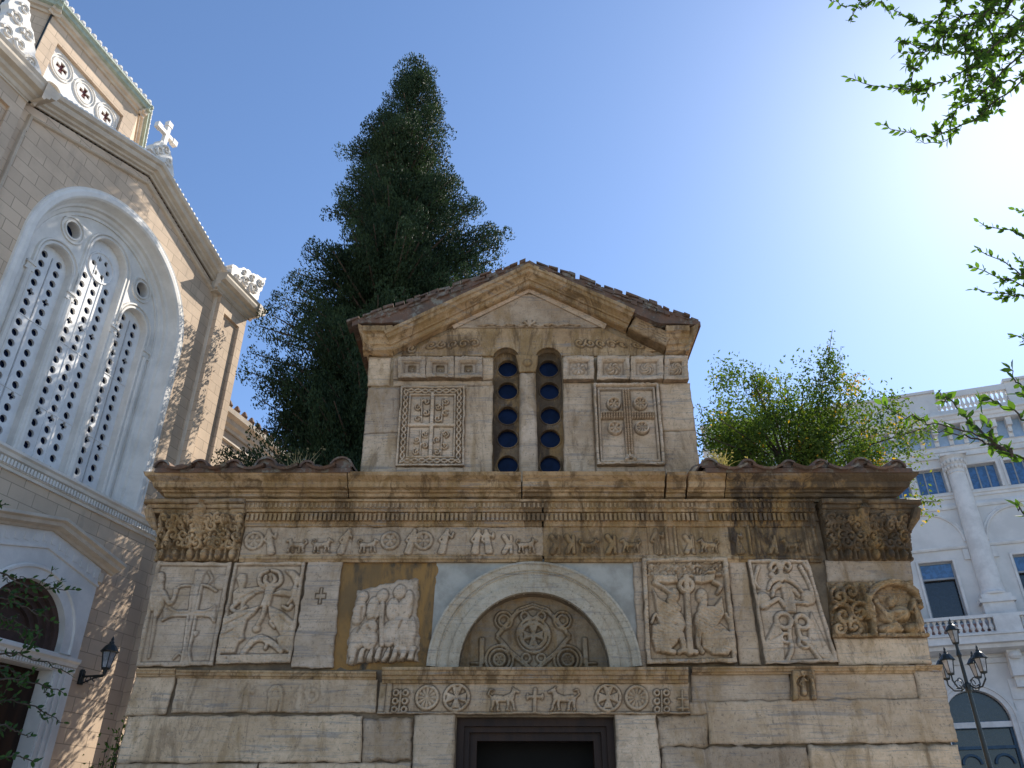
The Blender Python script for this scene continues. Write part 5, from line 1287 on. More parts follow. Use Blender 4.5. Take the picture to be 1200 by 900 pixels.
# ================================================ five-lantern street lamp on the right
lp = at_y(1112, 724, 16); bx = lp.x
sl_ = empty('street_lamp', (bx, 16, 0), 'dark green cast iron street lamp with five lanterns before the white building', 'street lamp')
top = lp.z - .52
w = MB(); lathe(w, (bx, 16, 0), [(.22, 0), (.22, .15), (.16, .2), (.14, .7), (.10, .8), (.11, .9), (.07, 1.0), (.055, 2.6), (.075, 2.65), (.05, 2.75), (.040, top - .9), (.06, top - .85), (.06, top - .75), (.035, top - .7), (.03, top - .25), (.05, top - .2), (.03, top - .1), (.03, top)], 14)
w.build('post', 'iron', sl_)
lantern(sl_, (bx, 16, top), .72)
for k in range(4):
    a = PI / 4 * .6 + k * PI / 2; d_ = Vector((math.cos(a), math.sin(a), 0)); c = Vector((bx, 16, top - .72))
    w = MB(); tube(w, [c, c + d_ * .15 + Vector((0, 0, -.12)), c + d_ * .30 + Vector((0, 0, -.10)), c + d_ * .40 + Vector((0, 0, .02)), c + d_ * .40 + Vector((0, 0, .12))], .016, 7)
    tube(w, [c + d_ * (.18 + .08 * math.cos(t)) + Vector((0, 0, .0 + .08 * math.sin(t))) for t in [i * .5 for i in range(12)]], .010, 6)
    w.build('arm', 'iron', sl_)
    lantern(sl_, c + d_ * .40 + Vector((0, 0, .11)), .75)

# ================================================ white neoclassical building
K = 1.4
def z_(z): return 1.6 + (z - 1.6) * K
nb = empty('neoclassical_building', RB.p(0, 0, 0), 'white neoclassical building with engaged columns, balcony and roof balustrade', 'building')
def npart(mb, name, mat, parent=nb, **k): return mb.build(name, mat, parent, **k)
pitch = 2.8; bays = [-2.2 + pitch * k for k in range(-2, 4)]
A0, A1 = (bays[0] - 1.4) * K, (bays[-1] + 1.4) * K
holes = []; hsp = []
for bc in bays:
    for a, b in ((-1.02, -.12), (.12, 1.02)): holes.append([((bc + a) * K, z_(12.0)), ((bc + b) * K, z_(12.0)), ((bc + b) * K, z_(12.9)), ((bc + a) * K, z_(12.9))])
    holes.append([((bc - .52) * K, z_(7.6)), ((bc + .52) * K, z_(7.6)), ((bc + .52) * K, z_(9.64)), ((bc - .52) * K, z_(9.64))])
    holes.append([((bc - .88) * K, .3), ((bc + .88) * K, .3)] + circ(bc * K, z_(4.72), .88 * K, 20, 0, PI, False))
w = MB(); plate(w, RB, [(A0, 0), (A1, 0), (A1, z_(14.2)), (A0, z_(14.2))], holes, 0, -.45)
fbox(w, RB, A0, A1, 0, z_(14.2), -.9, -12); npart(w, 'wall', 'white_wall')
def win(s0, s1, z0, z1, bars, mat, frame='window_grey', mid=None):
    w = MB(); t = .07
    ww = s1 - s0
    plate(w, RB, [(s0, z0), (s1, z0), (s1, z1), (s0, z1)], [[(s0 + t, z0 + t), (s1 - t, z0 + t), (s1 - t, z1 - t), (s0 + t, z1 - t)]], -.18, -.26)
    for k in range(1, bars): x = s0 + ww * k / bars; fbox(w, RB, x - .03, x + .03, z0 + t, z1 - t, -.19, -.25)
    if mid: fbox(w, RB, s0 + t, s1 - t, mid - .04, mid + .04, -.185, -.255)
    o = w.build('window', frame, nb)
    g_ = MB(); 
    if mid:
        fbox(g_, RB, s0 + t, s1 - t, mid + .04, z1 - t, -.22, -.24); g_.build('pane', 'sky_glass', o)
        g_ = MB(); fbox(g_, RB, s0 + t, s1 - t, z0 + t, mid - .04, -.42, -.43); g_.build('pane', 'dark_glass', o)
    else: fbox(g_, RB, s0 + t, s1 - t, z0 + t, z1 - t, -.22, -.24); g_.build('pane', mat, o)
    return o
for bc in bays:
    for a, b in ((-1.02, -.12), (.12, 1.02)): win((bc + a) * K, (bc + b) * K, z_(12.0), z_(12.9), 3, 'sky_glass')
    win((bc - .52) * K, (bc + .52) * K, z_(7.6), z_(9.64), 1, 'dark_glass', mid=z_(9.1))
    # ground floor arched door
    w = MB(); s0, s1 = (bc - .88) * K, (bc + .88) * K
    fbox(w, RB, s0, s1, z_(4.52), z_(4.72), -.1, -.3)
    for x in (s0 + .05, bc * K, s1 - .05): fbox(w, RB, x - .06, x + .06, .3, z_(4.52), -.15, -.28)
    for zz in (1.2, z_(4.0)): fbox(w, RB, s0, s1, zz - .06, zz + .06, -.16, -.27)
    for j in (-1, 1):
        cx_ = (bc + j * .44) * K; moulding(w, RB, circ(cx_, z_(3.55), .3, 14, 0, PI, False), [(-.16, 0), (-.14, .02), (-.14, .08), (-.16, .1)], side=-1)
    dd = w.build('door', 'blue_door', nb); 
    w = MB(); fbox(w, RB, s0 - .02, s1 + .02, z_(4.54), z_(4.70), -.06, -.1); w.build('transom_bar', 'white_trim', dd)
    g_ = MB(); fbox(g_, RB, s0, s1, .3, z_(5.7), -.3, -.32); g_.build('pane', 'dark_glass', dd)
w = MB()
def rm(path, prof, side=1, closed=False): moulding(w, RB, path, prof, side=side, closed=closed)
FR_ = [(0, 0), (.04, .0), (.06, .04), (.06, .1), (.0, .12)]
for bc in bays:
    for a, b in ((-1.02, -.12), (.12, 1.02)): rm([((bc + a) * K, z_(12.0)), ((bc + a) * K, z_(12.9)), ((bc + b) * K, z_(12.9)), ((bc + b) * K, z_(12.0))], FR_)
    rm([((bc - .52) * K, z_(7.6)), ((bc - .52) * K, z_(9.64)), ((bc + .52) * K, z_(9.64)), ((bc + .52) * K, z_(7.6))], FR_)
    rm(circ(bc * K, z_(10.22), 1.02 * K, 28, 0, PI, False), [(0, 0), (.08, .02), (.10, .08), (.05, .12), (.05, .2), (0, .22)], side=-1)
    rm([((bc + .88) * K, .3)] + circ(bc * K, z_(4.72), .88 * K, 28, 0, PI, False) + [((bc - .88) * K, .3)], [(0, 0), (.05, .01), (.05, .18), (.10, .2), (.10, .3), (0, .32)], side=-1)
    rm([((bc - 1.2) * K, z_(10.0)), ((bc + 1.2) * K, z_(10.0))], [(0, 0), (.08, .0), (.12, .08), (.12, .14), (0, .18)])
    for j in (-1, 1): fbox(w, RB, (bc + j * .98) * K - .12, (bc + j * .98) * K + .12, z_(9.62), z_(9.98), .10, 0)
rm([(A0, z_(11.75)), (A1, z_(11.75))], [(0, 0), (.06, 0), (.06, .12), (.12, .16), (.12, .26), (0, .3)]); rm([(A0, z_(11.38)), (A1, z_(11.38))], [(0, 0), (.06, .0), (.09, .1), (.06, .2), (.0, .3)])
rm([(A0, z_(6.35)), (A1, z_(6.35))], [(0, 0), (.10, 0), (.10, .2), (0, .24)])
for zz in (2.2, 3.1, 4.0, 4.9, 5.8, 6.7):
    for bc in bays: fbox(w, RB, (bc + 1.08) * K, (bc + 1.72) * K, zz + .04, zz + .86, .05, 0)
npart(w, 'wall_mouldings', 'white_trim')
w = MB(); rm([(A0, z_(13.25)), (A1, z_(13.25))], [(0, 0), (.10, 0), (.10, .25), (.16, .28), (.16, .5), (.22, .55), (.0, .58)])
rm([(A0, z_(14.35)), (A1, z_(14.35))], [(0, -.02), (.62, 0), (.62, .16), (.68, .2), (.72, .34), (.80, .4), (.80, .48), (-.3, .5)])
npart(w, 'entablature', 'white_trim')
w = MB(); fbox(w, RB, A0, A1, z_(13.65), z_(14.36), .10, -.4); npart(w, 'frieze', 'blue_panel')
w = MB(); s_ = A0 + .1
while s_ < A1 - .2:
    fbox(w, RB, s_, s_ + .2, z_(13.68), z_(14.35), .17, .10); fbox(w, RB, s_ - .02, s_ + .22, z_(14.05), z_(14.34), .52, .10); fbox(w, RB, s_ + .02, s_ + .18, z_(13.85), z_(14.05), .34, .10)
    s_ += pitch * K / 6
npart(w, 'modillions', 'white_trim')
# columns
for bc in bays:
    s_ = (bc + 1.4) * K; w = MB(); c = RB.p(s_, 0, .16)
    fbox(w, RB, s_ - .62, s_ + .62, z_(7.35), z_(8.1), .58, 0); fbox(w, RB, s_ - .72, s_ + .72, z_(8.1), z_(8.22), .68, 0); fbox(w, RB, s_ - .6, s_ + .6, z_(8.22), z_(8.36), .60, 0)
    lathe(w, c, [(.56, z_(8.36)), (.58, z_(8.42)), (.50, z_(8.47)), (.47, z_(8.56)), (.46, z_(9.6)), (.38, z_(12.55)), (.42, z_(12.58)), (.38, z_(12.62))], 28)
    o = npart(w, 'column', 'white_trim'); w = MB()
    lathe(w, c, [(.38, z_(12.62)), (.40, z_(12.8)), (.50, z_(12.92)), (.46, z_(12.96)), (.50, z_(13.08)), (.60, z_(13.17))], 24); fbox(w, RB, s_ - .58, s_ + .58, z_(13.17), z_(13.25), .70, 0)
    for k in range(9):
        a = PI + PI * k / 8
        for zz, rr in ((12.78, .43), (12.95, .50)): q = RB.p(s_ + rr * math.cos(a + (.2 if zz > 12.9 else 0)), 0, .16 - rr * math.sin(a + (.2 if zz > 12.9 else 0))); lathe(w, (q[0], q[1], z_(zz)), [(.03, -.10), (.08, -.02), (.09, .06), (.05, .10)], 6)
    w.build('column_capital', 'white_trim', o, smooth=False)
def balusters(mb, s0, s1, z0, z1, off, n):
    for k in range(n):
        s_ = s0 + (s1 - s0) * (k + .5) / n; c = RB.p(s_, z0, off); h_ = z1 - z0
        m1 = MB(); lathe(m1, c, [(.08, 0), (.08, .06 * h_), (.05, .12 * h_), (.11, .35 * h_), (.06, .62 * h_), (.045, .8 * h_), (.08, .9 * h_), (.08, h_)], 10); mb.append(m1)
# balcony
w = MB(); w2 = []
fbox(w, RB, A0, A1, z_(6.82), z_(7.06), 1.2, 0); rm2 = None
moulding(w, RB, [(A0, z_(6.62)), (A1, z_(6.62))], [(0, 0), (.5, .02), (.95, .1), (1.0, .24), (1.12, .28)])
moulding(w, RB, [(A0, z_(7.03)), (A1, z_(7.03))], [(1.2, 0), (1.28, .02), (1.28, .1), (1.2, .12)])
fbox(w, RB, A0, A1, z_(7.06), z_(7.15), 1.12, .8); fbox(w, RB, A0, A1, z_(7.56), z_(7.66), 1.16, .78)
for bc in bays:
    fbox(w, RB, (bc + 1.4) * K - .5, (bc + 1.4) * K + .5, z_(7.06), z_(7.6), 1.20, .74); balusters(w2, (bc - 1.4) * K + .5, (bc + 1.4) * K - .5, z_(7.15), z_(7.56), .96, 12)
    fbox(w, RB, (bc + 1.4) * K - .26, (bc + 1.4) * K + .26, z_(5.9), z_(6.7), .55, 0); fbox(w, RB, (bc + 1.4) * K - .2, (bc + 1.4) * K + .2, z_(5.6), z_(5.9), .32, 0)
    lathe(w, RB.p((bc + 1.4) * K, z_(6.45), .5), [(.2, -.1), (.28, 0), (.28, .1), (.2, .2)], 14)
ba = npart(w, 'balcony', 'white_trim'); [m1.build('baluster', 'white_trim', ba) for m1 in w2]
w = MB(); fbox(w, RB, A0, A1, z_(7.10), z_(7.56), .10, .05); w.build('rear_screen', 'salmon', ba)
# parapet with open balustrade
w = MB(); w2 = []; zt0, zt1 = z_(14.72), z_(15.82)
for bc in bays:
    c_ = (bc + 1.4) * K
    op = bc > -1.0 and bc < 1
for (a, b, kind) in ((A0, -.75 * K, 's'), (-.75 * K, 1.55 * K, 'o'), (1.55 * K, 2.7 * K, 's'), (2.7 * K, 4.9 * K, 'o'), (4.9 * K, A1, 's')):
    if kind == 's':
        fbox(w, RB, a, b, zt0, zt1, .1, -.3); fbox(w, RB, a - .05, b + .05, zt1, zt1 + .14, .2, -.4); fbox(w, RB, a + .5, b - .4, zt0 + .4, zt1 - .35, .13, .1)
    else:
        fbox(w, RB, a, b, zt0, z_(15.06), .06, -.26); fbox(w, RB, a, b, z_(15.56), z_(15.78), .08, -.28); balusters(w2, a, b, z_(15.06), z_(15.56), -.1, 15)
pp = npart(w, 'parapet', 'white_wall'); [m1.build('baluster', 'white_wall', pp) for m1 in w2]
random.seed(5); rng = np.random.default_rng(4)
# ================================================ foliage tools
def leafquads(mb, C, size, up=None, jit=1.0, ratio=.45, tint=None, curl=.15):
    """C (n,3) leaf centres; each leaf a folded 4-triangle blade of given length"""
    n = len(C); d = rng.normal(size=(n, 3)) * jit
    if up is not None: d = d + up
    d /= np.linalg.norm(d, axis=1, keepdims=True) + 1e-9
    r = rng.normal(size=(n, 3)); s_ = np.cross(d, r); s_ /= np.linalg.norm(s_, axis=1, keepdims=True) + 1e-9
    nn = np.cross(d, s_); L = size * rng.uniform(.7, 1.3, (n, 1)); W = L * ratio
    P = np.stack([C - d * L * .5, C + s_ * W * .5 + nn * L * curl, C + d * L * .5, C - s_ * W * .5 + nn * L * curl], 1)
    t = rng.uniform(0, 1, n) if tint is None else np.broadcast_to(tint, (n,))
    idx = np.arange(n * 4).reshape(n, 4)
    mb.add(P.reshape(-1, 3), np.concatenate([idx[:, [0, 1, 2]], idx[:, [0, 2, 3]]]), np.repeat(t, 4))
# ================================================ tall dark conifer behind the chapel
TX, TY = -4.25, 19.6
ct = empty('cypress_tree', (TX, TY, 0), 'very tall dark green conifer rising behind the tiled chapel roof', 'tree')
w = MB(); tube(w, [(TX, TY, 0), (TX + .1, TY, 8), (TX + .3, TY, 16), (TX + .5, TY, 20), (TX + .6, TY, 24.2)], [.45, .38, .28, .14, .03], 10)
cl = MB()
# silhouette measured in the photograph at the tree's own depth: (row, left, right)
rows = [(76, 470, 490), (88, 455, 505), (105, 450, 515), (125, 443, 517), (150, 432, 524), (168, 420, 528), (185, 398, 530), (205, 400, 530), (222, 402, 538), (240, 385, 556), (262, 400, 574), (280, 408, 592), (300, 412, 585), (318, 402, 575), (325, 350, 575), (345, 322, 575), (365, 330, 575), (385, 298, 575), (410, 298, 575), (432, 288, 575), (450, 300, 575), (475, 300, 575), (500, 285, 575), (525, 265, 575), (548, 262, 575)]
def trunkx(z): return TX + .7 * (z / 29)
prof = []
for py, l, r in rows:
    a, b = at_y(l, py, TY), at_y(r, py, TY); prof.append((a.z, trunkx(a.z) - a.x, b.x - trunkx(a.z)))
prof = prof[::-1]; pz = np.array([p[0] for p in prof]); pl = np.array([p[1] for p in prof]); pr = np.array([p[2] for p in prof])
def plume(c, r, h_, n, tn, out):
    k = rng.normal(size=(n, 3)); k /= np.linalg.norm(k, axis=1, keepdims=True); k *= rng.uniform(.2, 1, (n, 1)) ** .5; k[:, :2] *= (1.15 - .45 * k[:, 2:3])
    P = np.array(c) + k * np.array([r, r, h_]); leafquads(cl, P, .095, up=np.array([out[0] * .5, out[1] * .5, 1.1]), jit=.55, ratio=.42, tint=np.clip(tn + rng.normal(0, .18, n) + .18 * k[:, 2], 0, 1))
zz = 6.0; nb_ = 0
while zz < prof[-1][0] - .55:
    L_ = np.interp(zz, pz, pl); R_ = np.interp(zz, pz, pr); per = (L_ + R_) * .5
    nbr = max(4, int(4 + per * 3.0))
    for k in range(nbr):
        a = rng.uniform(0, 2 * PI); ca_, sa = math.cos(a), math.sin(a)
        R = (R_ if ca_ > 0 else L_) * abs(ca_) + .5 * min(L_, R_ * 1.1, 3.2) * 2 * abs(sa) ** 1.0 * (1 - abs(ca_)) if True else 0
        R = math.hypot((R_ if ca_ > 0 else L_) * ca_, min(2.7 if sa < 0 else 1.9, (L_ + R_) / 2 * (.95 if sa < 0 else .75)) * sa)
        f = rng.uniform(.55, 1.0) if rng.random() < .75 else 1.0
        carve = vn(np.array([zz * .9]), np.array([a * 1.9 + 10]), 3)[0]; f = f * (.70 if carve < .36 else 1.0); R = max(.12, R * f - min(.30, R * .28))
        tx = trunkx(zz); tipz = zz + .1 * R
        tip = (tx + R * ca_, TY + R * sa, tipz)
        if R > .8: tube(w, [(tx, TY, zz - .5 * R), (tx + R * .5 * ca_, TY + R * .5 * sa, zz - .22 * R), tip], [.06, .04, .015], 5)
        tn = rng.uniform(.1, .75); m = max(1, int(R / .55))
        for j in range(m):
            t = 1 - j * .55 / max(R, .55) ; t = max(t, .12)
            c = (tx + R * t * ca_ + rng.normal(0, .08), TY + R * t * sa + rng.normal(0, .12), zz + .1 * R - (1 - t) * .5 * R + rng.normal(0, .08))
            sz = rng.uniform(.22, .36) * (1.25 if t < .8 else 1)
            plume(c, sz, sz * rng.uniform(1.3, 2.0), int(190 * (sz / .3) ** 2), tn, (ca_, sa))
    zz += .25
for (qx, qy, dy, ln) in ((594, 266, 0, 1.6), (586, 285, .3, 1.4), (558, 236, -.4, 1.2), (400, 170, .2, 1.3), (383, 243, -.3, 1.4), (347, 316, 0, 1.5), (362, 322, -.5, 1.2), (303, 378, .3, 1.4), (285, 430, 0, 1.6), (517, 112, 0, .9), (526, 148, .2, .9), (262, 528, -.3, 1.7), (300, 498, 0, 1.3), (406, 290, -.4, 1.1), (445, 128, 0, .8), (535, 205, .2, 1.0), (398, 215, 0, 1.0), (470, 84, 0, .6), (484, 88, 0, .7), (462, 92, .1, .8), (500, 92, 0, .8), (452, 108, .1, .9), (512, 122, 0, .8), (575, 262, .2, 1.4), (582, 300, -.3, 1.4), (566, 318, 0, 1.3), (548, 228, .2, 1.2), (330, 345, .2, 1.4), (318, 392, -.2, 1.4), (296, 410, 0, 1.4), (440, 150, 0, 1), (412, 195, 0, 1.2)):
    t_ = at_y(qx, qy + 4, TY + dy); cx0 = trunkx(t_.z); d_ = Vector((cx0 - t_.x, 0, -.35 * abs(cx0 - t_.x))).normalized()
    tube(w, [tuple(t_), tuple(t_ + d_ * ln), (cx0, TY, t_.z - .6 * abs(cx0 - t_.x))], [.012, .03, .06], 5)
    k = 0
    while k * .3 < ln:
        c = t_ + d_ * (k * .3); sz = rng.uniform(.17, .27); plume((c.x, c.y, c.z - .1), sz, sz * rng.uniform(1.2, 1.8), int(110 * (sz / .3) ** 2) + 20, rng.uniform(.2, .7), (-d_.x, 0)); k += 1
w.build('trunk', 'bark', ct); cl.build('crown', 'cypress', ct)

# ================================================ loose broadleaf tree right of the chapel
def broad(name, base, crown_c, rad, n_cl, leaf, mat, label, clump_n=70, seed=1, lean=(0, 0), lobes=None, minr=.35):
    o = empty(name, base, label, 'tree'); rs = np.random.default_rng(seed); w = MB(); lf = MB()
    cx, cy, cz = crown_c; f = Vector((base[0] + (cx - base[0]) * .5, base[1] + (cy - base[1]) * .5, (cz - rad[2]) * .8))
    tube(w, [base, Vector(base).lerp(f, .5) + Vector((.08, 0, 0)), f, (cx, cy, cz + rad[2] * .2)], [.16, .13, .10, .04], 8)
    for i in range(n_cl):
        d = rs.normal(size=3); d /= np.linalg.norm(d); r_ = rs.uniform(minr, 1) ** .6
        # lobed outline
        k = 1 + .22 * math.sin(3 * math.atan2(d[1], d[0]) + seed) + .18 * math.sin(5 * d[2] * 2 + 4 * d[0] + seed)
        c = np.array([cx, cy, cz]) + d * r_ * k * np.array(rad)
        if c[2] < cz - rad[2] * .95: continue
        if i % 9 == 0: tube(w, [(cx, cy, cz - rad[2] * .4), tuple((np.array([cx, cy, cz]) + c) / 2), tuple(c + d * .15)], [.04, .022, .006], 5)
        m = int(clump_n * rs.uniform(.5, 1.3)); P = c + rs.normal(size=(m, 3)) * np.array([.14, .14, .16])
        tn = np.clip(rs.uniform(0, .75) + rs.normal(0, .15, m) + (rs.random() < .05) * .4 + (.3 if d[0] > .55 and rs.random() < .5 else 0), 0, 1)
        leafquads(lf, P, leaf, up=np.array([0, 0, .2]), tint=tn, ratio=.5)
        # shoots poking out of the outline
        if r_ > .85 and rs.random() < .35:
            e = c + d * rs.uniform(.25, .5) + np.array([0, 0, rs.uniform(.05, .35)]); tube(w, [tuple(c), tuple(e)], [.008, .004], 4)
            t = rs.random((18, 1)); P = c + (e - c) * t + rs.normal(size=(18, 3)) * .04; leafquads(lf, P, leaf * .9, up=np.array([0, 0, .2]), tint=np.clip(.4 + rs.normal(0, .2, 18), 0, 1))
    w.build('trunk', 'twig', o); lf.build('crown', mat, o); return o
broad('broadleaf_tree', (6.6, 15.5, 0), (5.85, 15.2, 8.35), (1.95, 1.9, 2.15), 560, .08, 'leaf_olive', 'loose yellow green tree with a few orange leaves right of the chapel roof', 95, 3)

# ================================================ near trees with leafy twigs
def leafblade(lf, p, d, L, tn, wide=.40):
    d = Vector(d).normalized(); r = Vector((rng.normal(), rng.normal(), rng.normal())); s_ = d.cross(r).normalized(); n_ = d.cross(s_)
    W = L * wide * .62; p = Vector(p); f = n_ * L * .06
    V = [p, p + d * L * .3 + s_ * W * .85 + f, p + d * L * .62 + s_ * W * .9 + f, p + d * L, p + d * L * .62 - s_ * W * .9 + f, p + d * L * .3 - s_ * W * .85 + f, p + d * L * .3, p + d * L * .62]
    lf.add([tuple(v) for v in V], [(0, 6, 1), (1, 6, 7, 2), (2, 7, 3), (0, 5, 6), (5, 4, 7, 6), (4, 3, 7)], tn)
def smooth_path(P, n=6):
    P = [Vector(p) for p in P]; out = []
    for i in range(len(P) - 1):
        a, b, c, d = P[max(i - 1, 0)], P[i], P[i + 1], P[min(i + 2, len(P) - 1)]
        for k in range(n):
            t = k / n; out.append(.5 * ((2 * b) + (c - a) * t + (2 * a - 5 * b + 4 * c - d) * t * t + (3 * b - a - 3 * c + d) * t ** 3))
    return out + [P[-1]]
def twig(wd, lf, P, r0, L, gap, side=0, depth=1, fat=1.0):
    Q_ = smooth_path(P); m = len(Q_)
    Q_ = [q + Vector((rng.normal(0, .006), rng.normal(0, .006), rng.normal(0, .006))) for q in Q_]
    tube(wd, Q_, [r0 * (1 - .85 * i / (m - 1)) + .0012 for i in range(m)], 5)
    acc = 0; nxt = gap
    for i in range(m - 1):
        a, b = Q_[i], Q_[i + 1]; sl = (b - a).length; d = (b - a).normalized(); t = 0
        while acc + sl - t * 0 > nxt:
            u = (nxt - acc) / sl; p = a.lerp(b, u); 
            for k in range(2 if rng.random() < .75 else 3):
                s_ = d.cross(Vector((rng.normal(), rng.normal(), rng.normal()))).normalized()
                leafblade(lf, p, d * .75 + s_ * .8 + Vector((0, 0, .1)), L * rng.uniform(.6, 1.2), float(np.clip(rng.uniform(0, .7) + .35 * (i / m) ** 2, 0, .87)), .40 * fat)
            if side and rng.random() < side and i < m * .8:
                s_ = d.cross(Vector((rng.normal(), rng.normal(), rng.normal()))).normalized(); l2 = rng.uniform(.10, .26) * side * 2
                e = p + (d * .7 + s_ * .8).normalized() * l2
                if depth: twig(wd, lf, [p, p.lerp(e, .5) + Vector((0, 0, -.01)), e], r0 * .4, L, gap, 0, 0, fat)
            nxt += gap * rng.uniform(.7, 1.3)
        acc += sl
    leafblade(lf, Q_[-1], Q_[-1] - Q_[-2], L, .8)
def near_tree(name, label, base, fork, limbs, mat, L=.055, gap=.04, fillers=(), r=.13):
    o = empty(name, base, label, 'tree'); wd = MB(); lf = MB()
    tube(wd, [base, Vector(base).lerp(Vector(fork), .5) + Vector((.05, .03, 0)), fork], [r, r * .85, r * .7], 10)
    for (P, side, r0, g2, l2) in limbs: twig(wd, lf, P, r0, L * l2, gap * g2, side)
    for c, R, n in fillers:
        tube(wd, [fork, tuple(c)], [r * .5, .02], 6)
        for k in range(n):
            d = rng.normal(size=3); d /= np.linalg.norm(d); e = Vector(c) + Vector(d) * R * rng.uniform(.5, 1); v = e - Vector((0, 0, 1.6))
            # keep clear of the open sky seen from the square
            twig(wd, lf, [Vector(c), Vector(c).lerp(e, .5) + Vector((0, 0, .05)), e], .008, L, gap * 1.3, .3, 1)
    wd.build('trunk', 'twig', o); lf.build('crown', mat, o); return o
def R_(pts, y): return [at_y(a, b, y + (k * .06)) for k, (a, b) in enumerate(pts)]
def limb(pts, y, side, r0=.006, g2=1., l2=1.): return (R_(pts, y), side, r0, g2, l2)
top_l = [([(1330, -60), (1240, 10), (1180, 40), (1120, 90), (1060, 105), (995, 92)], .5), ([(1330, -20), (1240, 60), (1180, 110), (1130, 145), (1085, 160), (1032, 146)], .5), ([(1250, -60), (1200, 20), (1150, 60), (1110, 40), (1060, 18), (1045, 8)], .5), ([(1240, 0), (1190, 60), (1140, 62), (1100, 62), (1062, 50), (1052, 46)], .5),
         ([(1230, -30), (1170, 0), (1120, -10), (1060, -20), (1005, 8), (972, 0)], .3), ([(1250, 20), (1190, 70), (1150, 110), (1120, 130), (1110, 165), (1080, 165)], .5), ([(1160, -40), (1160, 20), (1162, 60), (1150, 95), (1140, 120)], .9), ([(1230, 60), (1200, 90), (1170, 100), (1160, 130), (1150, 105)], .3), ([(1200, -40), (1180, 10), (1130, 20), (1090, 60), (1070, 90), (1075, 120)], .8), ([(1120, -40), (1110, 0), (1100, 30), (1090, 55), (1065, 75)], .9),
         ([(1260, 90), (1230, 75), (1200, 68), (1185, 80)], .2), ([(1250, 40), (1210, 40), (1190, 20), (1160, 15)], .4), ([(1220, -40), (1150, 20), (1130, 60), (1135, 90), (1120, 110)], 1.0), ([(1080, -50), (1060, -20), (1035, 0), (1045, 15)], .2), ([(1060, -40), (1020, -10), (1000, 15), (998, 25)], .3)]
LB = [limb(p, 3.15 + .12 * (i % 4), s_ * .45) for i, (p, s_) in enumerate(top_l)]
mid_l = [([(1320, 330), (1250, 300), (1215, 285), (1185, 272), (1147, 262)], .1), ([(1320, 350), (1250, 345), (1215, 330), (1180, 308), (1144, 291)], .1), ([(1300, 360), (1250, 355), (1215, 342), (1180, 326), (1141, 314)], .1), ([(1300, 370), (1250, 362), (1210, 350), (1180, 344), (1139, 338)], .12), ([(1280, 350), (1230, 335), (1205, 318), (1190, 300)], .3), ([(1290, 400), (1240, 405), (1215, 400), (1188, 392)], .1), ([(1290, 250), (1230, 252), (1192, 247)], 0)]
LB += [limb(p, 3.6, s_, .006, 1.0, .85) for p, s_ in mid_l]
low_l = [([(1330, 620), (1240, 560), (1190, 532), (1150, 512), (1110, 498), (1070, 490), (1034, 476)], .15), ([(1180, 528), (1150, 505), (1125, 480), (1098, 458)], .15), ([(1290, 520), (1230, 480), (1200, 455), (1183, 434)], .25), ([(1300, 560), (1240, 520), (1200, 490), (1160, 470), (1150, 472)], .15), ([(1190, 532), (1160, 520), (1130, 510), (1100, 505)], .5), ([(1290, 480), (1230, 470), (1192, 462)], .2), ([(1290, 600), (1240, 595), (1205, 600), (1190, 596)], 0)]
LB += [limb(p, 2.7, s_ * .5, .005, 1.35, .9) for p, s_ in low_l]
near_tree('olive_tree', 'near tree whose thin leafy branches hang in from the right edge', (5.4, 2.4, 0), (4.9, 2.6, 3.4), LB + [([Vector((4.9, 2.6, 3.4)), Vector((4.6, 2.8, 4.6)), Vector((3.9, 3.0, 5.4)), at_y(1235, -50, 3.2)], 0, .05, 99, 1), ([Vector((4.9, 2.6, 3.4)), Vector((4.3, 3.2, 3.8)), at_y(1322, 345, 3.6)], 0, .04, 99, 1), ([Vector((4.9, 2.6, 3.4)), Vector((4.0, 2.7, 3.0)), at_y(1332, 615, 2.7)], 0, .03, 99, 1)],
          'leaf_near', .055, .036, [((5.6, 2.0, 4.8), 1.1, 40), ((5.8, 3.2, 4.4), .9, 30)])
lf_l = []
for k, p in enumerate(([(-130, 640), (-60, 660), (0, 672), (40, 690), (88, 690)], [(-130, 690), (-60, 700), (0, 700), (30, 712), (60, 728)], [(-130, 740), (-60, 745), (0, 735), (25, 745), (40, 760)], [(-130, 780), (-60, 770), (0, 765), (40, 772), (82, 788)], [(-130, 800), (-60, 800), (0, 795), (40, 800), (75, 812)], [(-120, 830), (-50, 825), (0, 820), (40, 828), (72, 848)],
                       [(-130, 660), (-60, 690), (0, 690), (25, 700), (50, 700)], [(-120, 850), (-50, 850), (0, 850), (20, 858), (34, 864)], [(-130, 720), (-50, 715), (0, 722), (20, 730), (48, 742)], [(-100, 900), (-40, 890), (0, 888), (20, 885), (40, 892)], [(-130, 600), (-60, 598), (-10, 592), (5, 590)], [(-130, 780), (-50, 790), (0, 780), (20, 790), (30, 806)])):
    lf_l.append((R_(p, 4.6 + .25 * (k % 3)), .30, .008, 1.0, 1.0))
near_tree('leafy_tree', 'small dark green tree with twigs hanging in at the lower left edge', (-5.4, 4.8, 0), (-5.0, 4.8, 2.3), lf_l, 'leaf_dark', .040, .045, [((-5.8, 4.6, 2.9), .8, 26)], .09)
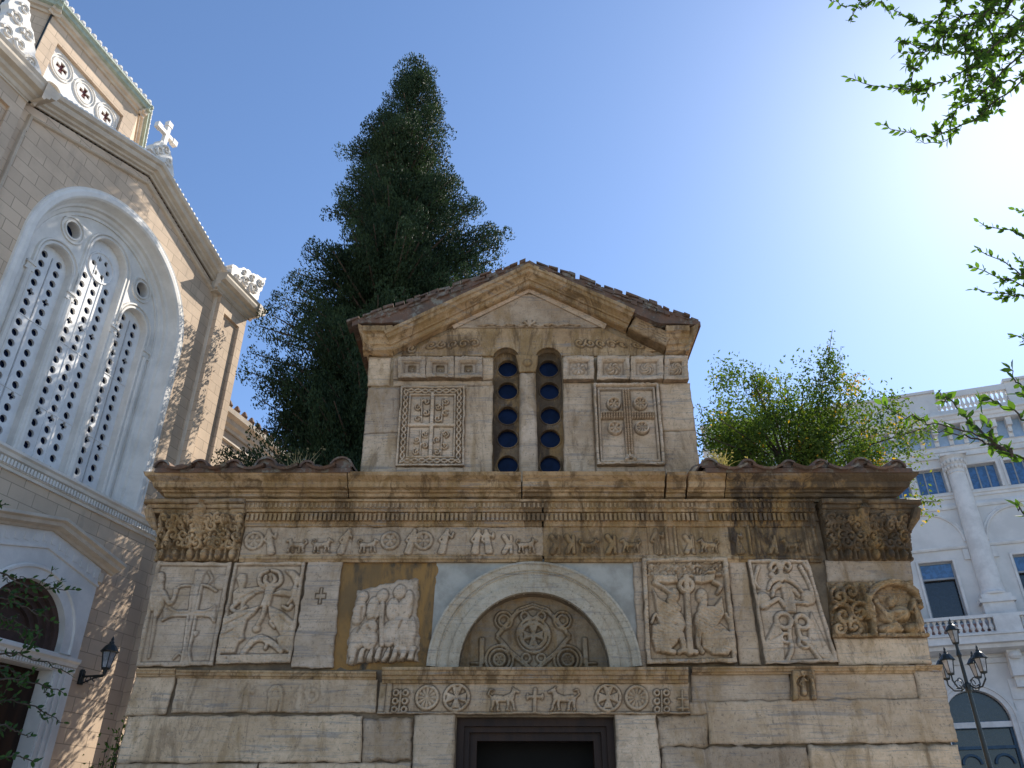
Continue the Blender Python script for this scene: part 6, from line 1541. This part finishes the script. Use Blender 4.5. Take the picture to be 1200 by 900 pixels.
# ================================================ shrub between the chapel and the cathedral
def shrub(name, base, h_, r_, n, leaf, mat, label, cat='shrub', seed=2):
    o = empty(name, base, label, cat); rs = np.random.default_rng(seed); st = MB(); lf = MB()
    for k in range(n):
        a = rs.uniform(0, 2 * PI); R = r_ * rs.uniform(.2, 1); e = np.array([base[0] + R * math.cos(a), base[1] + R * math.sin(a), base[2] + h_ * rs.uniform(.7, 1)])
        b = np.array(base); mid = (b + e) / 2 + np.array([0, 0, h_ * .1]); tube(st, [tuple(b), tuple(mid), tuple(e)], [.012, .009, .003], 5)
        t = rs.random((60, 1)) ** .7; P = b + (e - b) * t + rs.normal(size=(60, 3)) * .07; leafquads(lf, P, leaf, up=np.array([0, 0, .4]), tint=np.clip(rs.uniform(.1, .8, 60), 0, .86))
    st.build('stems', 'twig', o); lf.build('foliage', mat, o)
shrub('garden_shrub', (-4.45, 9.6, 0), 2.85, .22, 18, .06, 'leaf_near', 'slim green shrub squeezed in the gap left of the chapel corner')
shrub('roof_grass', (2.42, 8.1, 5.08), .32, .12, 0, .05, 'dry', '', seed=1) if False else None
def tuft(base, h_, n, label, spread=.12):
    o = empty('grass_tuft', base, label, 'weed'); lf = MB()
    for k in range(n):
        b = Vector(base) + Vector((rng.normal(0, spread * .5), rng.normal(0, .04), 0)); e = b + Vector((rng.normal(0, spread), rng.normal(0, .05), h_ * rng.uniform(.5, 1))); s_ = Vector((.004, 0, 0)); m_ = b.lerp(e, .5) + Vector((rng.normal(0, .02), 0, .02))
        lf.add([tuple(b - s_), tuple(b + s_), tuple(m_ + s_), tuple(m_ - s_), tuple(e)], [(0, 1, 2, 3), (3, 2, 4)], rng.random())
        if k % 2: leafquads(lf, np.array(e) + rng.normal(size=(5, 3)) * .012, .03, tint=.5)
    lf.build('blades', 'dry', o)
p_ = at_y(843, 545, 8.0); tuft((p_.x, 8.0, 5.13), .20, 45, 'dry straw coloured weeds on the tiles right of the gable block', .09)
p_ = at_y(352, 545, 8.3); tuft((p_.x, 8.3, 5.2), .34, 26, 'few dry stalks on the tiles before the dark conifer', .14)
